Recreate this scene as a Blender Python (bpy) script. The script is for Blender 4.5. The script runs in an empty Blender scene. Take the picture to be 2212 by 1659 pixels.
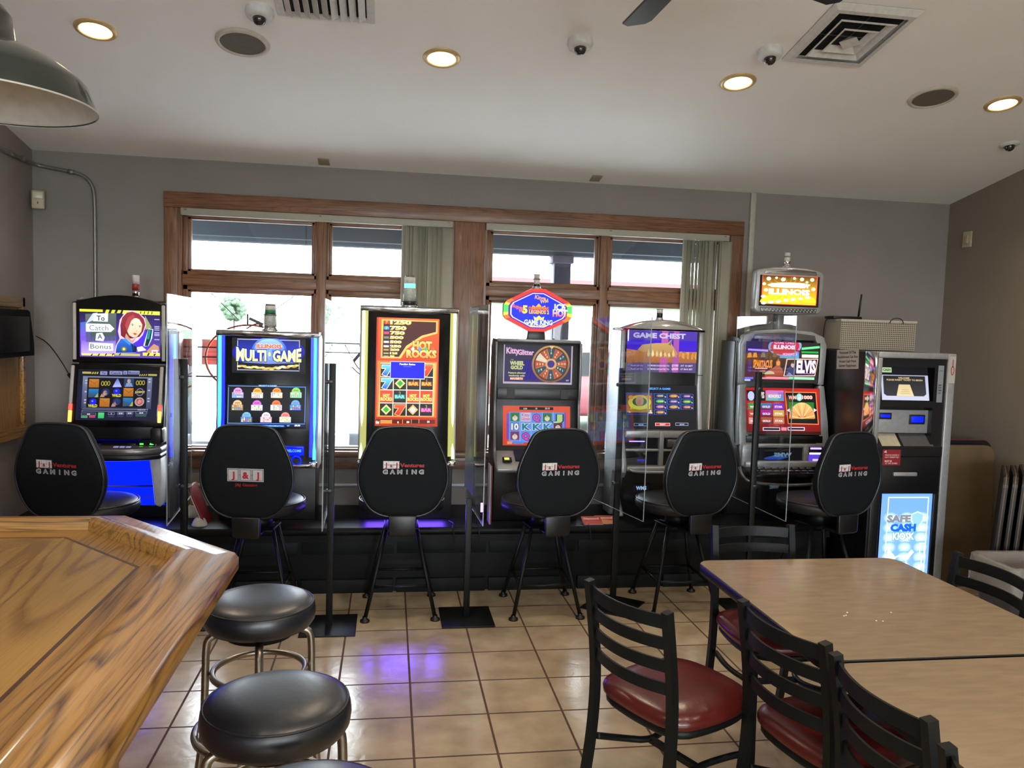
import bpy, bmesh, math, random
from mathutils import Vector, Matrix
random.seed(7)
PI = math.pi
SC = bpy.context.scene
COL = SC.collection
# ------------------------------------------------------------------ camera
CAM_Z = 1.68847
def cam_basis(yaw, pitch, roll):
    f = Vector((math.sin(yaw)*math.cos(pitch), math.cos(yaw)*math.cos(pitch), math.sin(pitch)))
    r = Vector((math.cos(yaw), -math.sin(yaw), 0)); u = r.cross(f)
    c, s = math.cos(roll), math.sin(roll)
    return c*r+s*u, -s*r+c*u, f
cd = bpy.data.cameras.new('camera'); cam = bpy.data.objects.new('camera', cd); COL.objects.link(cam)
_r, _u, _f = cam_basis(0.15349059, -0.0716318, 0.03083348)
M = Matrix(((_r.x, _u.x, -_f.x, 0), (_r.y, _u.y, -_f.y, 0), (_r.z, _u.z, -_f.z, CAM_Z), (0, 0, 0, 1)))
cam.matrix_world = M
cd.sensor_width = 36; cd.lens = 36*1724.96/2212; cd.clip_start = .05; cd.clip_end = 500
SC.camera = cam
# ------------------------------------------------------------------ world, exposure, lamps
SC.view_settings.view_transform = 'Standard'; SC.view_settings.look = 'None'
SC.view_settings.exposure = 0.85; SC.view_settings.gamma = 1.0
SC.view_settings.use_curve_mapping = False
W = bpy.data.worlds.new('world'); SC.world = W; W.use_nodes = True
bg = W.node_tree.nodes['Background']; bg.inputs[0].default_value = (.88, .95, 1.0, 1); bg.inputs[1].default_value = 9.5

def lamp(name, kind, loc, energy, col=(1, 1, 1), rot=(0, 0, 0), size=.1, size_y=None, spot=None, blend=.5):
    d = bpy.data.lights.new(name, kind); d.energy = energy; d.color = col
    if kind == 'AREA':
        d.size = size
        if size_y: d.shape = 'RECTANGLE'; d.size_y = size_y
    elif kind in ('POINT', 'SPOT'): d.shadow_soft_size = size
    if kind == 'SPOT': d.spot_size = spot or 2.2; d.spot_blend = blend
    o = bpy.data.objects.new(name, d); COL.objects.link(o); o.location = loc; o.rotation_euler = rot
    return o
CEIL_Z, CEIL_S, WALL_Y, RIDGE_Y = 2.72, .19, 5.6, .4
def ceil_z(y):
    return CEIL_Z + CEIL_S*(WALL_Y-y) if y >= RIDGE_Y else CEIL_Z + CEIL_S*(WALL_Y-RIDGE_Y) - CEIL_S*(RIDGE_Y-y)
WARM = (1, .80, .58)
def R_(d): return math.radians(d)
CAN_ROWS = [(4.08, (-1.38, .228, 1.783, 3.34), 24), (1.0, (-1.38, .6, 1.9, 3.34), 38), (-1.9, (-1.38, .228, 1.783, 3.34), 40)]
for ry, xs, en in CAN_ROWS:
    for x in xs:
        lamp('can_lamp', 'SPOT', (x, ry, ceil_z(ry)-.03), en, WARM, size=.06, spot=2.5, blend=.8)

for wx in (-.7, 2.15):      # daylight entering by the windows at the other end of the room
    lamp('window_daylight', 'AREA', (wx, -3.95, 1.6), 42, (.86, .93, 1), (R_(115), 0, 0), 2.0, 1.4)
# ------------------------------------------------------------------ materials
MATS = {}
def _new(name):
    m = bpy.data.materials.new(name); m.use_nodes = True; nt = m.node_tree
    return m, nt, nt.nodes['Principled BSDF']
def pbr(name, col, rough=.5, metal=0, spec=.5, var=.08, scale=40, bump=0, bscale=None, coat=0, trans=0, emit=None, es=0, stretch=None, ior=None, alpha=None, subsurf=0):
    if name in MATS: return MATS[name]
    m, nt, b = _new(name); N = nt.nodes; L = nt.links
    tc = N.new('ShaderNodeTexCoord'); mp = N.new('ShaderNodeMapping'); L.new(tc.outputs['Object'], mp.inputs[0])
    if stretch: mp.inputs['Scale'].default_value = stretch
    nz = N.new('ShaderNodeTexNoise'); nz.inputs['Scale'].default_value = scale; nz.inputs['Detail'].default_value = 4
    L.new(mp.outputs[0], nz.inputs['Vector'])
    cr = N.new('ShaderNodeValToRGB')
    cr.color_ramp.elements[0].position = .3; cr.color_ramp.elements[1].position = .7
    cr.color_ramp.elements[0].color = (*[c*(1-var) for c in col], 1); cr.color_ramp.elements[1].color = (*[min(1, c*(1+var)) for c in col], 1)
    L.new(nz.outputs['Fac'], cr.inputs[0]); L.new(cr.outputs[0], b.inputs['Base Color'])
    b.inputs['Roughness'].default_value = rough; b.inputs['Metallic'].default_value = metal
    b.inputs['Specular IOR Level'].default_value = spec; b.inputs['Coat Weight'].default_value = coat
    b.inputs['Coat Roughness'].default_value = .08
    b.inputs['Transmission Weight'].default_value = trans
    if ior: b.inputs['IOR'].default_value = ior
    if alpha is not None: b.inputs['Alpha'].default_value = alpha
    if emit: b.inputs['Emission Color'].default_value = (*emit, 1); b.inputs['Emission Strength'].default_value = es
    if subsurf: b.inputs['Subsurface Weight'].default_value = subsurf; b.inputs['Subsurface Scale'].default_value = .02
    if bump:
        n2 = N.new('ShaderNodeTexNoise'); n2.inputs['Scale'].default_value = bscale or scale; n2.inputs['Detail'].default_value = 3
        L.new(mp.outputs[0], n2.inputs['Vector'])
        bp = N.new('ShaderNodeBump'); bp.inputs['Strength'].default_value = bump; bp.inputs['Distance'].default_value = .004
        L.new(n2.outputs['Fac'], bp.inputs['Height']); L.new(bp.outputs[0], b.inputs['Normal'])
    MATS[name] = m
    return m
def emis(name, col, strength):
    if name in MATS: return MATS[name]
    m, nt, b = _new(name); N = nt.nodes; L = nt.links
    b.inputs['Base Color'].default_value = (*[c*.6 for c in col], 1); b.inputs['Roughness'].default_value = .3
    nz = N.new('ShaderNodeTexNoise'); nz.inputs['Scale'].default_value = 30
    cr = N.new('ShaderNodeValToRGB'); cr.color_ramp.elements[0].color = (*[c*.94 for c in col], 1); cr.color_ramp.elements[1].color = (*col, 1)
    L.new(nz.outputs['Fac'], cr.inputs[0]); L.new(cr.outputs[0], b.inputs['Emission Color'])
    b.inputs['Emission Strength'].default_value = strength*.6
    MATS[name] = m
    return m
def wood(name, c_light, c_dark, axis='X', rough=.35, coat=.3, scale=1.0, rings=.5):
    """oak-like grain running along axis"""
    if name in MATS: return MATS[name]
    m, nt, b = _new(name); N = nt.nodes; L = nt.links
    tc = N.new('ShaderNodeTexCoord'); mp = N.new('ShaderNodeMapping'); L.new(tc.outputs['Object'], mp.inputs[0])
    k = {'X': (.9, 9, 9), 'Y': (9, .9, 9), 'Z': (9, 9, .9)}[axis] if axis in 'XYZ' else (9, .9, 9)
    mp.inputs['Scale'].default_value = [v*scale for v in k]
    if axis == 'D': mp.inputs['Rotation'].default_value = (0, 0, R(-45))
    n1 = N.new('ShaderNodeTexNoise'); n1.inputs['Scale'].default_value = .8; n1.inputs['Detail'].default_value = 1.5
    n1.inputs['Distortion'].default_value = .3
    L.new(mp.outputs[0], n1.inputs['Vector'])
    mu = N.new('ShaderNodeMath'); mu.operation = 'MULTIPLY'; mu.inputs[1].default_value = 16; L.new(n1.outputs['Fac'], mu.inputs[0])
    fr = N.new('ShaderNodeMath'); fr.operation = 'FRACT'; L.new(mu.outputs[0], fr.inputs[0])
    r1 = N.new('ShaderNodeValToRGB'); e = r1.color_ramp.elements
    e[0].position = 0; e[0].color = (*c_dark, 1); e[1].position = .35; e[1].color = (*c_light, 1)
    e3 = e.new(.85); e3.color = (*[a*.92 for a in c_light], 1); e4 = e.new(1.0); e4.color = (*c_dark, 1)
    L.new(fr.outputs[0], r1.inputs[0])
    mp2 = N.new('ShaderNodeMapping'); L.new(tc.outputs['Object'], mp2.inputs[0])
    k2 = {'X': (6, 220, 220), 'Y': (220, 6, 220), 'Z': (220, 220, 6), 'D': (220, 6, 220)}[axis]; mp2.inputs['Scale'].default_value = k2
    if axis == 'D': mp2.inputs['Rotation'].default_value = (0, 0, R(-45))
    n2 = N.new('ShaderNodeTexNoise'); n2.inputs['Scale'].default_value = 1; n2.inputs['Detail'].default_value = 2
    L.new(mp2.outputs[0], n2.inputs['Vector'])
    r2 = N.new('ShaderNodeValToRGB'); r2.color_ramp.elements[0].position = .38; r2.color_ramp.elements[0].color = (*c_dark, 1)
    r2.color_ramp.elements[1].position = .54; r2.color_ramp.elements[1].color = (*c_light, 1)
    L.new(n2.outputs['Fac'], r2.inputs[0])
    mx = N.new('ShaderNodeMixRGB'); mx.inputs[0].default_value = rings
    L.new(r2.outputs[0], mx.inputs[1]); L.new(r1.outputs[0], mx.inputs[2])
    n3 = N.new('ShaderNodeTexNoise'); n3.inputs['Scale'].default_value = 2.2; L.new(tc.outputs['Object'], n3.inputs['Vector'])
    r3 = N.new('ShaderNodeValToRGB'); r3.color_ramp.elements[0].color = (.72, .70, .68, 1); r3.color_ramp.elements[1].color = (1.12, 1.1, 1.08, 1)
    r3.color_ramp.elements[0].position = .35; r3.color_ramp.elements[1].position = .65
    L.new(n3.outputs['Fac'], r3.inputs[0])
    m2 = N.new('ShaderNodeMixRGB'); m2.blend_type = 'MULTIPLY'; m2.inputs[0].default_value = .8
    L.new(mx.outputs[0], m2.inputs[1]); L.new(r3.outputs[0], m2.inputs[2])
    L.new(m2.outputs[0], b.inputs['Base Color'])
    b.inputs['Roughness'].default_value = rough; b.inputs['Coat Weight'].default_value = coat; b.inputs['Coat Roughness'].default_value = .12
    bp = N.new('ShaderNodeBump'); bp.inputs['Strength'].default_value = .15; bp.inputs['Distance'].default_value = .001
    L.new(n2.outputs['Fac'], bp.inputs['Height']); L.new(bp.outputs[0], b.inputs['Normal'])
    MATS[name] = m
    return m
def R(d): return math.radians(d)
def colmat(name, emission, rough=.25):
    """reads the colours of lettering and artwork laid out as polygons in the mesh"""
    m, nt, b = _new(name); N = nt.nodes; L = nt.links
    at = N.new('ShaderNodeAttribute'); at.attribute_name = 'Col'
    nz = N.new('ShaderNodeTexNoise'); nz.inputs['Scale'].default_value = 60
    mx = N.new('ShaderNodeMixRGB'); mx.blend_type = 'MULTIPLY'; mx.inputs[0].default_value = .12
    L.new(at.outputs['Color'], mx.inputs[1]); L.new(nz.outputs['Fac'], mx.inputs[2])
    if emission:
        b.inputs['Base Color'].default_value = (.01, .01, .012, 1)
        L.new(mx.outputs[0], b.inputs['Emission Color']); b.inputs['Emission Strength'].default_value = emission
    else:
        L.new(mx.outputs[0], b.inputs['Base Color'])
    b.inputs['Roughness'].default_value = rough
    if emission: b.inputs['Specular IOR Level'].default_value = .12
    m.cycles.emission_sampling = 'NONE' if emission else 'AUTO'
    return m
M_SCREEN = colmat('screen_picture', .62, .3)
M_SCREEN_HI = colmat('bright_screen_picture', .95, .3)
M_BACKLIT = colmat('backlit_picture', 1.25, .3)
M_PRINT = colmat('printed_graphics', 0, .5)

M_BLK = pbr('black_plastic', (.007, .007, .008), .36)
M_BLKG = pbr('black_gloss', (.005, .005, .006), .16, spec=.3)
M_BLKM = pbr('black_powder_coated_metal', (.0045, .006, .006), .42, spec=.28, bump=.15, bscale=600)
M_VINYL = pbr('black_vinyl', (.010, .011, .014), .42, spec=.5, bump=.25, bscale=260)
M_VINYL2 = pbr('smooth_black_vinyl', (.006, .009, .016), .36, spec=.9, bump=.10, bscale=60)
M_FABRIC = pbr('black_seat_fabric', (.006, .008, .010), .75, spec=.2, bump=.35, bscale=700)
M_CHROME = pbr('chrome', (.72, .73, .75), .10, 1, var=.03)
M_STEEL = pbr('brushed_stool_tube', (.36, .33, .27), .33, 1, var=.12, scale=20)
M_SILV = pbr('silver_painted_plastic', (.36, .37, .38), .35, .35)
M_SILVD = pbr('dark_silver_trim', (.17, .17, .175), .3, .6)
M_WHITEP = pbr('white_plastic', (.62, .64, .66), .4)
M_SIDE = pbr('pale_side_panel', (.34, .36, .39), .35, .1)
M_CREAM = pbr('cream_metal', (.46, .44, .37), .5)
M_BASEB = pbr('black_laminate', (.004, .005, .0055), .45, spec=.2, bump=.1)
M_TEAK = pbr('dark_panel_grey', (.008, .011, .012), .55, spec=.2)
M_RED = pbr('red_vinyl', (.095, .010, .008), .28, spec=.6, var=.15, scale=8, bump=.12, bscale=80)
M_LAM = pbr('tan_laminate', (.31, .235, .155), .22, coat=.3, var=.10, scale=9, stretch=(1, 4, 1))
M_BROWN = pbr('brown_tabletop', (.13, .085, .042), .5, var=.2, scale=5)
M_GLASS_W = None
def glass(name, tint=(1, 1, 1), rough=0.0, strength=None):
    """thin sheet: transparent with a fresnel reflection"""
    m, nt, b = _new(name); N = nt.nodes; L = nt.links; N.remove(b)
    out = [n for n in N if n.type == 'OUTPUT_MATERIAL'][0]
    tr = N.new('ShaderNodeBsdfTransparent'); tr.inputs[0].default_value = (*tint, 1)
    gl = N.new('ShaderNodeBsdfGlossy'); gl.inputs['Roughness'].default_value = rough
    lw = N.new('ShaderNodeFresnel')
    ge = N.new('ShaderNodeNewGeometry'); mr = N.new('ShaderNodeMapRange'); mr.inputs[3].default_value = 1.5; mr.inputs[4].default_value = 1/1.5
    L.new(ge.outputs['Backfacing'], mr.inputs[0]); L.new(mr.outputs[0], lw.inputs['IOR'])
    nz = N.new('ShaderNodeTexNoise'); nz.inputs['Scale'].default_value = 2.5
    bp = N.new('ShaderNodeBump'); bp.inputs['Strength'].default_value = .02; bp.inputs['Distance'].default_value = .02
    L.new(nz.outputs['Fac'], bp.inputs['Height']); L.new(bp.outputs[0], gl.inputs['Normal'])
    mx = N.new('ShaderNodeMixShader'); L.new(lw.outputs[0], mx.inputs[0]); L.new(tr.outputs[0], mx.inputs[1]); L.new(gl.outputs[0], mx.inputs[2])
    L.new(mx.outputs[0], out.inputs[0])
    return m
M_GLASSW = glass('window_glass', (.93, .97, .98))
M_ACRYL = glass('clear_acrylic', (.90, .93, .95))

def tile_floor():
    m, nt, b = _new('ceramic_floor_tile'); N = nt.nodes; L = nt.links
    tc = N.new('ShaderNodeTexCoord'); mp = N.new('ShaderNodeMapping'); L.new(tc.outputs['Object'], mp.inputs[0])
    T = .3302
    mp.inputs['Location'].default_value = (-.12596+20*T, -4.99633+30*T, 0)
    bk = N.new('ShaderNodeTexBrick'); bk.offset = 0; bk.squash = 1
    bk.inputs['Scale'].default_value = 1; bk.inputs['Brick Width'].default_value = T; bk.inputs['Row Height'].default_value = T
    bk.inputs['Mortar Size'].default_value = .0052; bk.inputs['Mortar Smooth'].default_value = .15
    bk.inputs['Color1'].default_value = (.47, .385, .265, 1); bk.inputs['Color2'].default_value = (.42, .345, .24, 1)
    bk.inputs['Mortar'].default_value = (.085, .05, .03, 1)
    L.new(mp.outputs[0], bk.inputs['Vector'])
    nz = N.new('ShaderNodeTexNoise'); nz.inputs['Scale'].default_value = 5; nz.inputs['Detail'].default_value = 5
    L.new(tc.outputs['Object'], nz.inputs['Vector'])
    cr = N.new('ShaderNodeValToRGB'); cr.color_ramp.elements[0].position = .32; cr.color_ramp.elements[1].position = .66
    cr.color_ramp.elements[0].color = (.72, .68, .64, 1); cr.color_ramp.elements[1].color = (1.08, 1.07, 1.05, 1)
    L.new(nz.outputs['Fac'], cr.inputs[0])
    mx = N.new('ShaderNodeMixRGB'); mx.blend_type = 'MULTIPLY'; mx.inputs[0].default_value = 1
    L.new(bk.outputs['Color'], mx.inputs[1]); L.new(cr.outputs[0], mx.inputs[2]); L.new(mx.outputs[0], b.inputs['Base Color'])
    rr = N.new('ShaderNodeMapRange'); rr.inputs[3].default_value = .20; rr.inputs[4].default_value = .8
    L.new(bk.outputs['Fac'], rr.inputs[0]); L.new(rr.outputs[0], b.inputs['Roughness'])
    # slate relief + sunken grout
    n2 = N.new('ShaderNodeTexNoise'); n2.inputs['Scale'].default_value = 9; n2.inputs['Detail'].default_value = 6; n2.inputs['Distortion'].default_value = 1.2
    L.new(tc.outputs['Object'], n2.inputs['Vector'])
    inv = N.new('ShaderNodeMath'); inv.operation = 'MULTIPLY_ADD'; inv.inputs[1].default_value = -1.2; L.new(bk.outputs['Fac'], inv.inputs[0])
    sc = N.new('ShaderNodeMath'); sc.operation = 'MULTIPLY'; sc.inputs[1].default_value = .5; L.new(n2.outputs['Fac'], sc.inputs[0])
    L.new(sc.outputs[0], inv.inputs[2])
    bp = N.new('ShaderNodeBump'); bp.inputs['Strength'].default_value = .7; bp.inputs['Distance'].default_value = .004
    L.new(inv.outputs[0], bp.inputs['Height']); L.new(bp.outputs[0], b.inputs['Normal'])
    return m
M_FLOOR = tile_floor()
M_WALL = pbr('grey_wall_paint', (.265, .236, .222), .7, var=.04, scale=3, bump=.35, bscale=180)
M_WALLR = pbr('tan_grey_wall_paint', (.25, .212, .168), .7, var=.04, scale=3, bump=.35, bscale=180)
M_CEIL = pbr('white_ceiling_paint', (.90, .89, .87), .8, var=.015, scale=2, bump=.2, bscale=150)
M_OAK_X = wood('oak_casing_x', (.25, .118, .058), (.10, .042, .020), 'X', .4, .1, rings=.35)
M_OAK_Z = wood('oak_casing_z', (.25, .118, .058), (.10, .042, .020), 'Z', .4, .1, rings=.35)
M_BAR_X = wood('bar_oak_x', (.42, .222, .052), (.075, .030, .008), 'X', .28, .6, rings=.65)
M_BAR_Y = wood('bar_oak_y', (.42, .222, .052), (.075, .030, .008), 'Y', .28, .6, rings=.65)
M_BAR_D = wood('bar_oak_d', (.42, .222, .052), (.075, .030, .008), 'D', .28, .6, rings=.65)
M_BLIND = pbr('vinyl_blind_slat', (.42, .40, .32), .5, var=.03)
M_BLIND.node_tree.nodes['Principled BSDF'].inputs['Transmission Weight'].default_value = .12

# ------------------------------------------------------------------ mesh builder
class B:
    def __init__(self): self.bm = bmesh.new(); self.mats = []; self.cur = 0
    def mat(self, m):
        if m not in self.mats: self.mats.append(m)
        self.cur = self.mats.index(m); return self
    def _in(self, tmp, smooth=False, T=None):
        if T is not None: tmp.transform(T)
        me = bpy.data.meshes.new('t'); 
        for f in tmp.faces: f.material_index = self.cur; f.smooth = smooth
        tmp.to_mesh(me); tmp.free(); self.bm.from_mesh(me); bpy.data.meshes.remove(me); return self
    def box(self, x0, x1, y0, y1, z0, z1, bev=0, seg=2, T=None):
        t = bmesh.new(); bmesh.ops.create_cube(t, size=1)
        sx, sy, sz = abs(x1-x0), abs(y1-y0), abs(z1-z0)
        t.transform(Matrix.Translation(((x0+x1)/2, (y0+y1)/2, (z0+z1)/2)) @ Matrix.Diagonal((sx, sy, sz, 1)))
        if bev: bmesh.ops.bevel(t, geom=t.edges[:]+t.verts[:], offset=min(bev, .49*min(sx, sy, sz)), segments=seg, affect='EDGES', profile=.5)
        return self._in(t, bool(bev) and seg > 1, T)
    def cyl(self, p0, p1, r0, r1=None, seg=20, smooth=True, caps=True):
        r1 = r0 if r1 is None else r1; p0 = Vector(p0); p1 = Vector(p1); d = p1-p0
        t = bmesh.new(); bmesh.ops.create_cone(t, cap_ends=caps, segments=seg, radius1=r0, radius2=r1, depth=d.length)
        q = d.to_track_quat('Z', 'Y')
        t.transform(Matrix.Translation((p0+p1)/2) @ q.to_matrix().to_4x4())
        return self._in(t, smooth)
    def lathe(self, prof, c=(0, 0, 0), seg=32, T=None, smooth=True):
        t = bmesh.new(); rings = []
        for r, z in prof:
            rings.append([t.verts.new((c[0]+r*math.cos(2*PI*i/seg), c[1]+r*math.sin(2*PI*i/seg), c[2]+z)) for i in range(seg)] if r > 1e-6 else [t.verts.new((c[0], c[1], c[2]+z))])
        for a, b in zip(rings, rings[1:]):
            for i in range(seg):
                j = (i+1) % seg
                vs = [a[i % len(a)], a[j % len(a)], b[j % len(b)], b[i % len(b)]]
                u = []
                for v in vs:
                    if v not in u: u.append(v)
                if len(u) > 2:
                    try: t.faces.new(u)
                    except ValueError: pass
        bmesh.ops.recalc_face_normals(t, faces=t.faces[:])
        return self._in(t, smooth, T)
    def prism(self, poly, axis, a, b, bev=0, seg=2, smooth=False, T=None):
        """poly of 2D points extruded along axis: 'x' poly=(y,z); 'y' poly=(x,z); 'z' poly=(x,y)"""
        def P(p, t): return {'x': (t, p[0], p[1]), 'y': (p[0], t, p[1]), 'z': (p[0], p[1], t)}[axis]
        t = bmesh.new(); A = [t.verts.new(P(p, a)) for p in poly]; Bv = [t.verts.new(P(p, b)) for p in poly]
        n = len(poly); t.faces.new(A); t.faces.new(Bv[::-1])
        for i in range(n): t.faces.new([A[i], Bv[i], Bv[(i+1) % n], A[(i+1) % n]])
        bmesh.ops.recalc_face_normals(t, faces=t.faces[:])
        if bev:
            es = [e for e in t.edges if len(e.link_faces) == 2 and e.calc_face_angle(0) > .5]
            bmesh.ops.bevel(t, geom=es, offset=bev, segments=seg, affect='EDGES', profile=.5)
        return self._in(t, smooth or (bool(bev) and seg > 1), T)
    def tube(self, pts, r, seg=10, closed=False, rs=None, smoothpath=0, flat=None):
        P = [Vector(p) for p in pts]
        for _ in range(smoothpath):
            Q = []
            n = len(P)
            rng = range(n) if closed else range(n-1)
            if not closed: Q.append(P[0])
            for i in rng:
                a, b = P[i], P[(i+1) % n]; Q += [a*.75+b*.25, a*.25+b*.75]
            if not closed: Q.append(P[-1])
            P = Q
        n = len(P); t = bmesh.new(); rings = []
        up = Vector((0, 0, 1)); prev = None
        for i in range(n):
            d = (P[(i+1) % n]-P[i-1]) if closed else (P[min(i+1, n-1)]-P[max(i-1, 0)])
            d.normalize()
            if prev is None:
                s = d.cross(up) if abs(d.z) < .95 else d.cross(Vector((1, 0, 0)))
            else: s = prev - d*prev.dot(d)
            s.normalize(); prev = s; w = d.cross(s)
            rr = rs[min(i, len(rs)-1)] if rs else r
            rings.append([t.verts.new(P[i]+(s*math.cos(2*PI*k/seg)*rr+w*math.sin(2*PI*k/seg)*rr*(flat or 1))) for k in range(seg)])
        for i in range(n if closed else n-1):
            a, b = rings[i], rings[(i+1) % n]
            for k in range(seg): t.faces.new([a[k], a[(k+1) % seg], b[(k+1) % seg], b[k]])
        if not closed: t.faces.new(rings[0][::-1]); t.faces.new(rings[-1])
        bmesh.ops.recalc_face_normals(t, faces=t.faces[:])
        return self._in(t, True)
    def bar(self, p0, p1, w, h, up=(0, 0, 1), bev=0):
        """square bar between two points; w across, h along up"""
        p0 = Vector(p0); p1 = Vector(p1); d = (p1-p0); L_ = d.length; d.normalize(); up = Vector(up)
        s = d.cross(up); s.normalize(); u = s.cross(d)
        t = bmesh.new(); bmesh.ops.create_cube(t, size=1); t.transform(Matrix.Diagonal((w, L_, h, 1)))
        if bev: bmesh.ops.bevel(t, geom=t.edges[:]+t.verts[:], offset=bev, segments=2, affect='EDGES', profile=.5)
        Mx = Matrix(((s.x, d.x, u.x, 0), (s.y, d.y, u.y, 0), (s.z, d.z, u.z, 0), (0, 0, 0, 1)))
        return self._in(t, bool(bev), Matrix.Translation((p0+p1)/2) @ Mx)
    def quad(self, a, b, c, d):
        t = bmesh.new(); t.faces.new([t.verts.new(v) for v in (a, b, c, d)]); return self._in(t)
    def sweep_rect(self, pts, ups, w, h):
        """flat strip (w along up, h thick) swept through points, normals given per point"""
        t = bmesh.new(); rings = []
        n = len(pts)
        for i, p in enumerate(pts):
            p = Vector(p); d = Vector(pts[min(i+1, n-1)])-Vector(pts[max(i-1, 0)]); d.normalize()
            u = Vector(ups); s = d.cross(u); s.normalize()
            rings.append([t.verts.new(p+u*a*w/2+s*b*h/2) for a, b in ((-1, -1), (1, -1), (1, 1), (-1, 1))])
        for a, b in zip(rings, rings[1:]):
            for k in range(4): t.faces.new([a[k], a[(k+1) % 4], b[(k+1) % 4], b[k]])
        t.faces.new(rings[0][::-1]); t.faces.new(rings[-1])
        bmesh.ops.recalc_face_normals(t, faces=t.faces[:])
        return self._in(t, False)
    def out(self, name, parent=None, **kw):
        me = bpy.data.meshes.new(name); 
        if parent is not None:
            off = Vector(parent.get('_o', (0, 0, 0))); self.bm.transform(Matrix.Translation(-off))
        self.bm.to_mesh(me); self.bm.free()
        for m in self.mats: me.materials.append(m)
        o = bpy.data.objects.new(name, me); COL.objects.link(o)
        if parent is not None: o.parent = parent; o['_o'] = list(parent.get('_o', (0, 0, 0)))
        for k, v in kw.items(): o[k] = v
        return o
def thing(name, loc, label, cat, group=None):
    o = bpy.data.objects.new(name, None); COL.objects.link(o); o.location = loc; o['_o'] = list(loc)
    o.empty_display_size = .1
    o['label'] = label; o['category'] = cat
    if group: o['group'] = group
    return o
def tag(o, label, cat, group=None, kind=None):
    o['label'] = label; o['category'] = cat
    if group: o['group'] = group
    if kind: o['kind'] = kind
    return o
def recenter(o):
    """put a single-mesh thing's origin at its base centre"""
    me = o.data; vs = [v.co for v in me.vertices]
    c = Vector(((min(v.x for v in vs)+max(v.x for v in vs))/2, (min(v.y for v in vs)+max(v.y for v in vs))/2, min(v.z for v in vs)))
    me.transform(Matrix.Translation(-c)); o.location = c
    return o
def struct(o): o['kind'] = 'structure'; return o
def copy_tree(root, loc, rotz=0, **kw):
    r = root.copy(); COL.objects.link(r); r.location = loc; r.rotation_euler = (0, 0, rotz)
    for k, v in kw.items(): r[k] = v
    def rec(src, dst):
        for ch in src.children:
            c = ch.copy(); COL.objects.link(c); c.parent = dst; rec(ch, c)
    rec(root, r)
    return r

# ------------------------------------------------------------------ lettering / artwork canvas
_GL = {}
def glyphs(s, bold):
    k = (s, round(bold, 3))
    if k in _GL: return _GL[k]
    cu = bpy.data.curves.new('f', 'FONT'); cu.body = s; cu.size = 1; cu.offset = bold; cu.resolution_u = 2
    ob = bpy.data.objects.new('f', cu); COL.objects.link(ob)
    dg = bpy.context.evaluated_depsgraph_get(); dg.update()
    me = ob.evaluated_get(dg).to_mesh()
    vs = [(v.co.x, v.co.y) for v in me.vertices]; fs = [tuple(p.vertices) for p in me.polygons]
    ob.evaluated_get(dg).to_mesh_clear(); bpy.data.objects.remove(ob); bpy.data.curves.remove(cu)
    _GL[k] = (vs, fs); return _GL[k]
def lin(c):
    """'#rrggbb' -> linear"""
    if isinstance(c, str):
        c = [int(c[i:i+2], 16)/255 for i in (1, 3, 5)]
        return tuple(((v+.055)/1.055)**2.4 if v > .04045 else v/12.92 for v in c)
    return c
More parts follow.
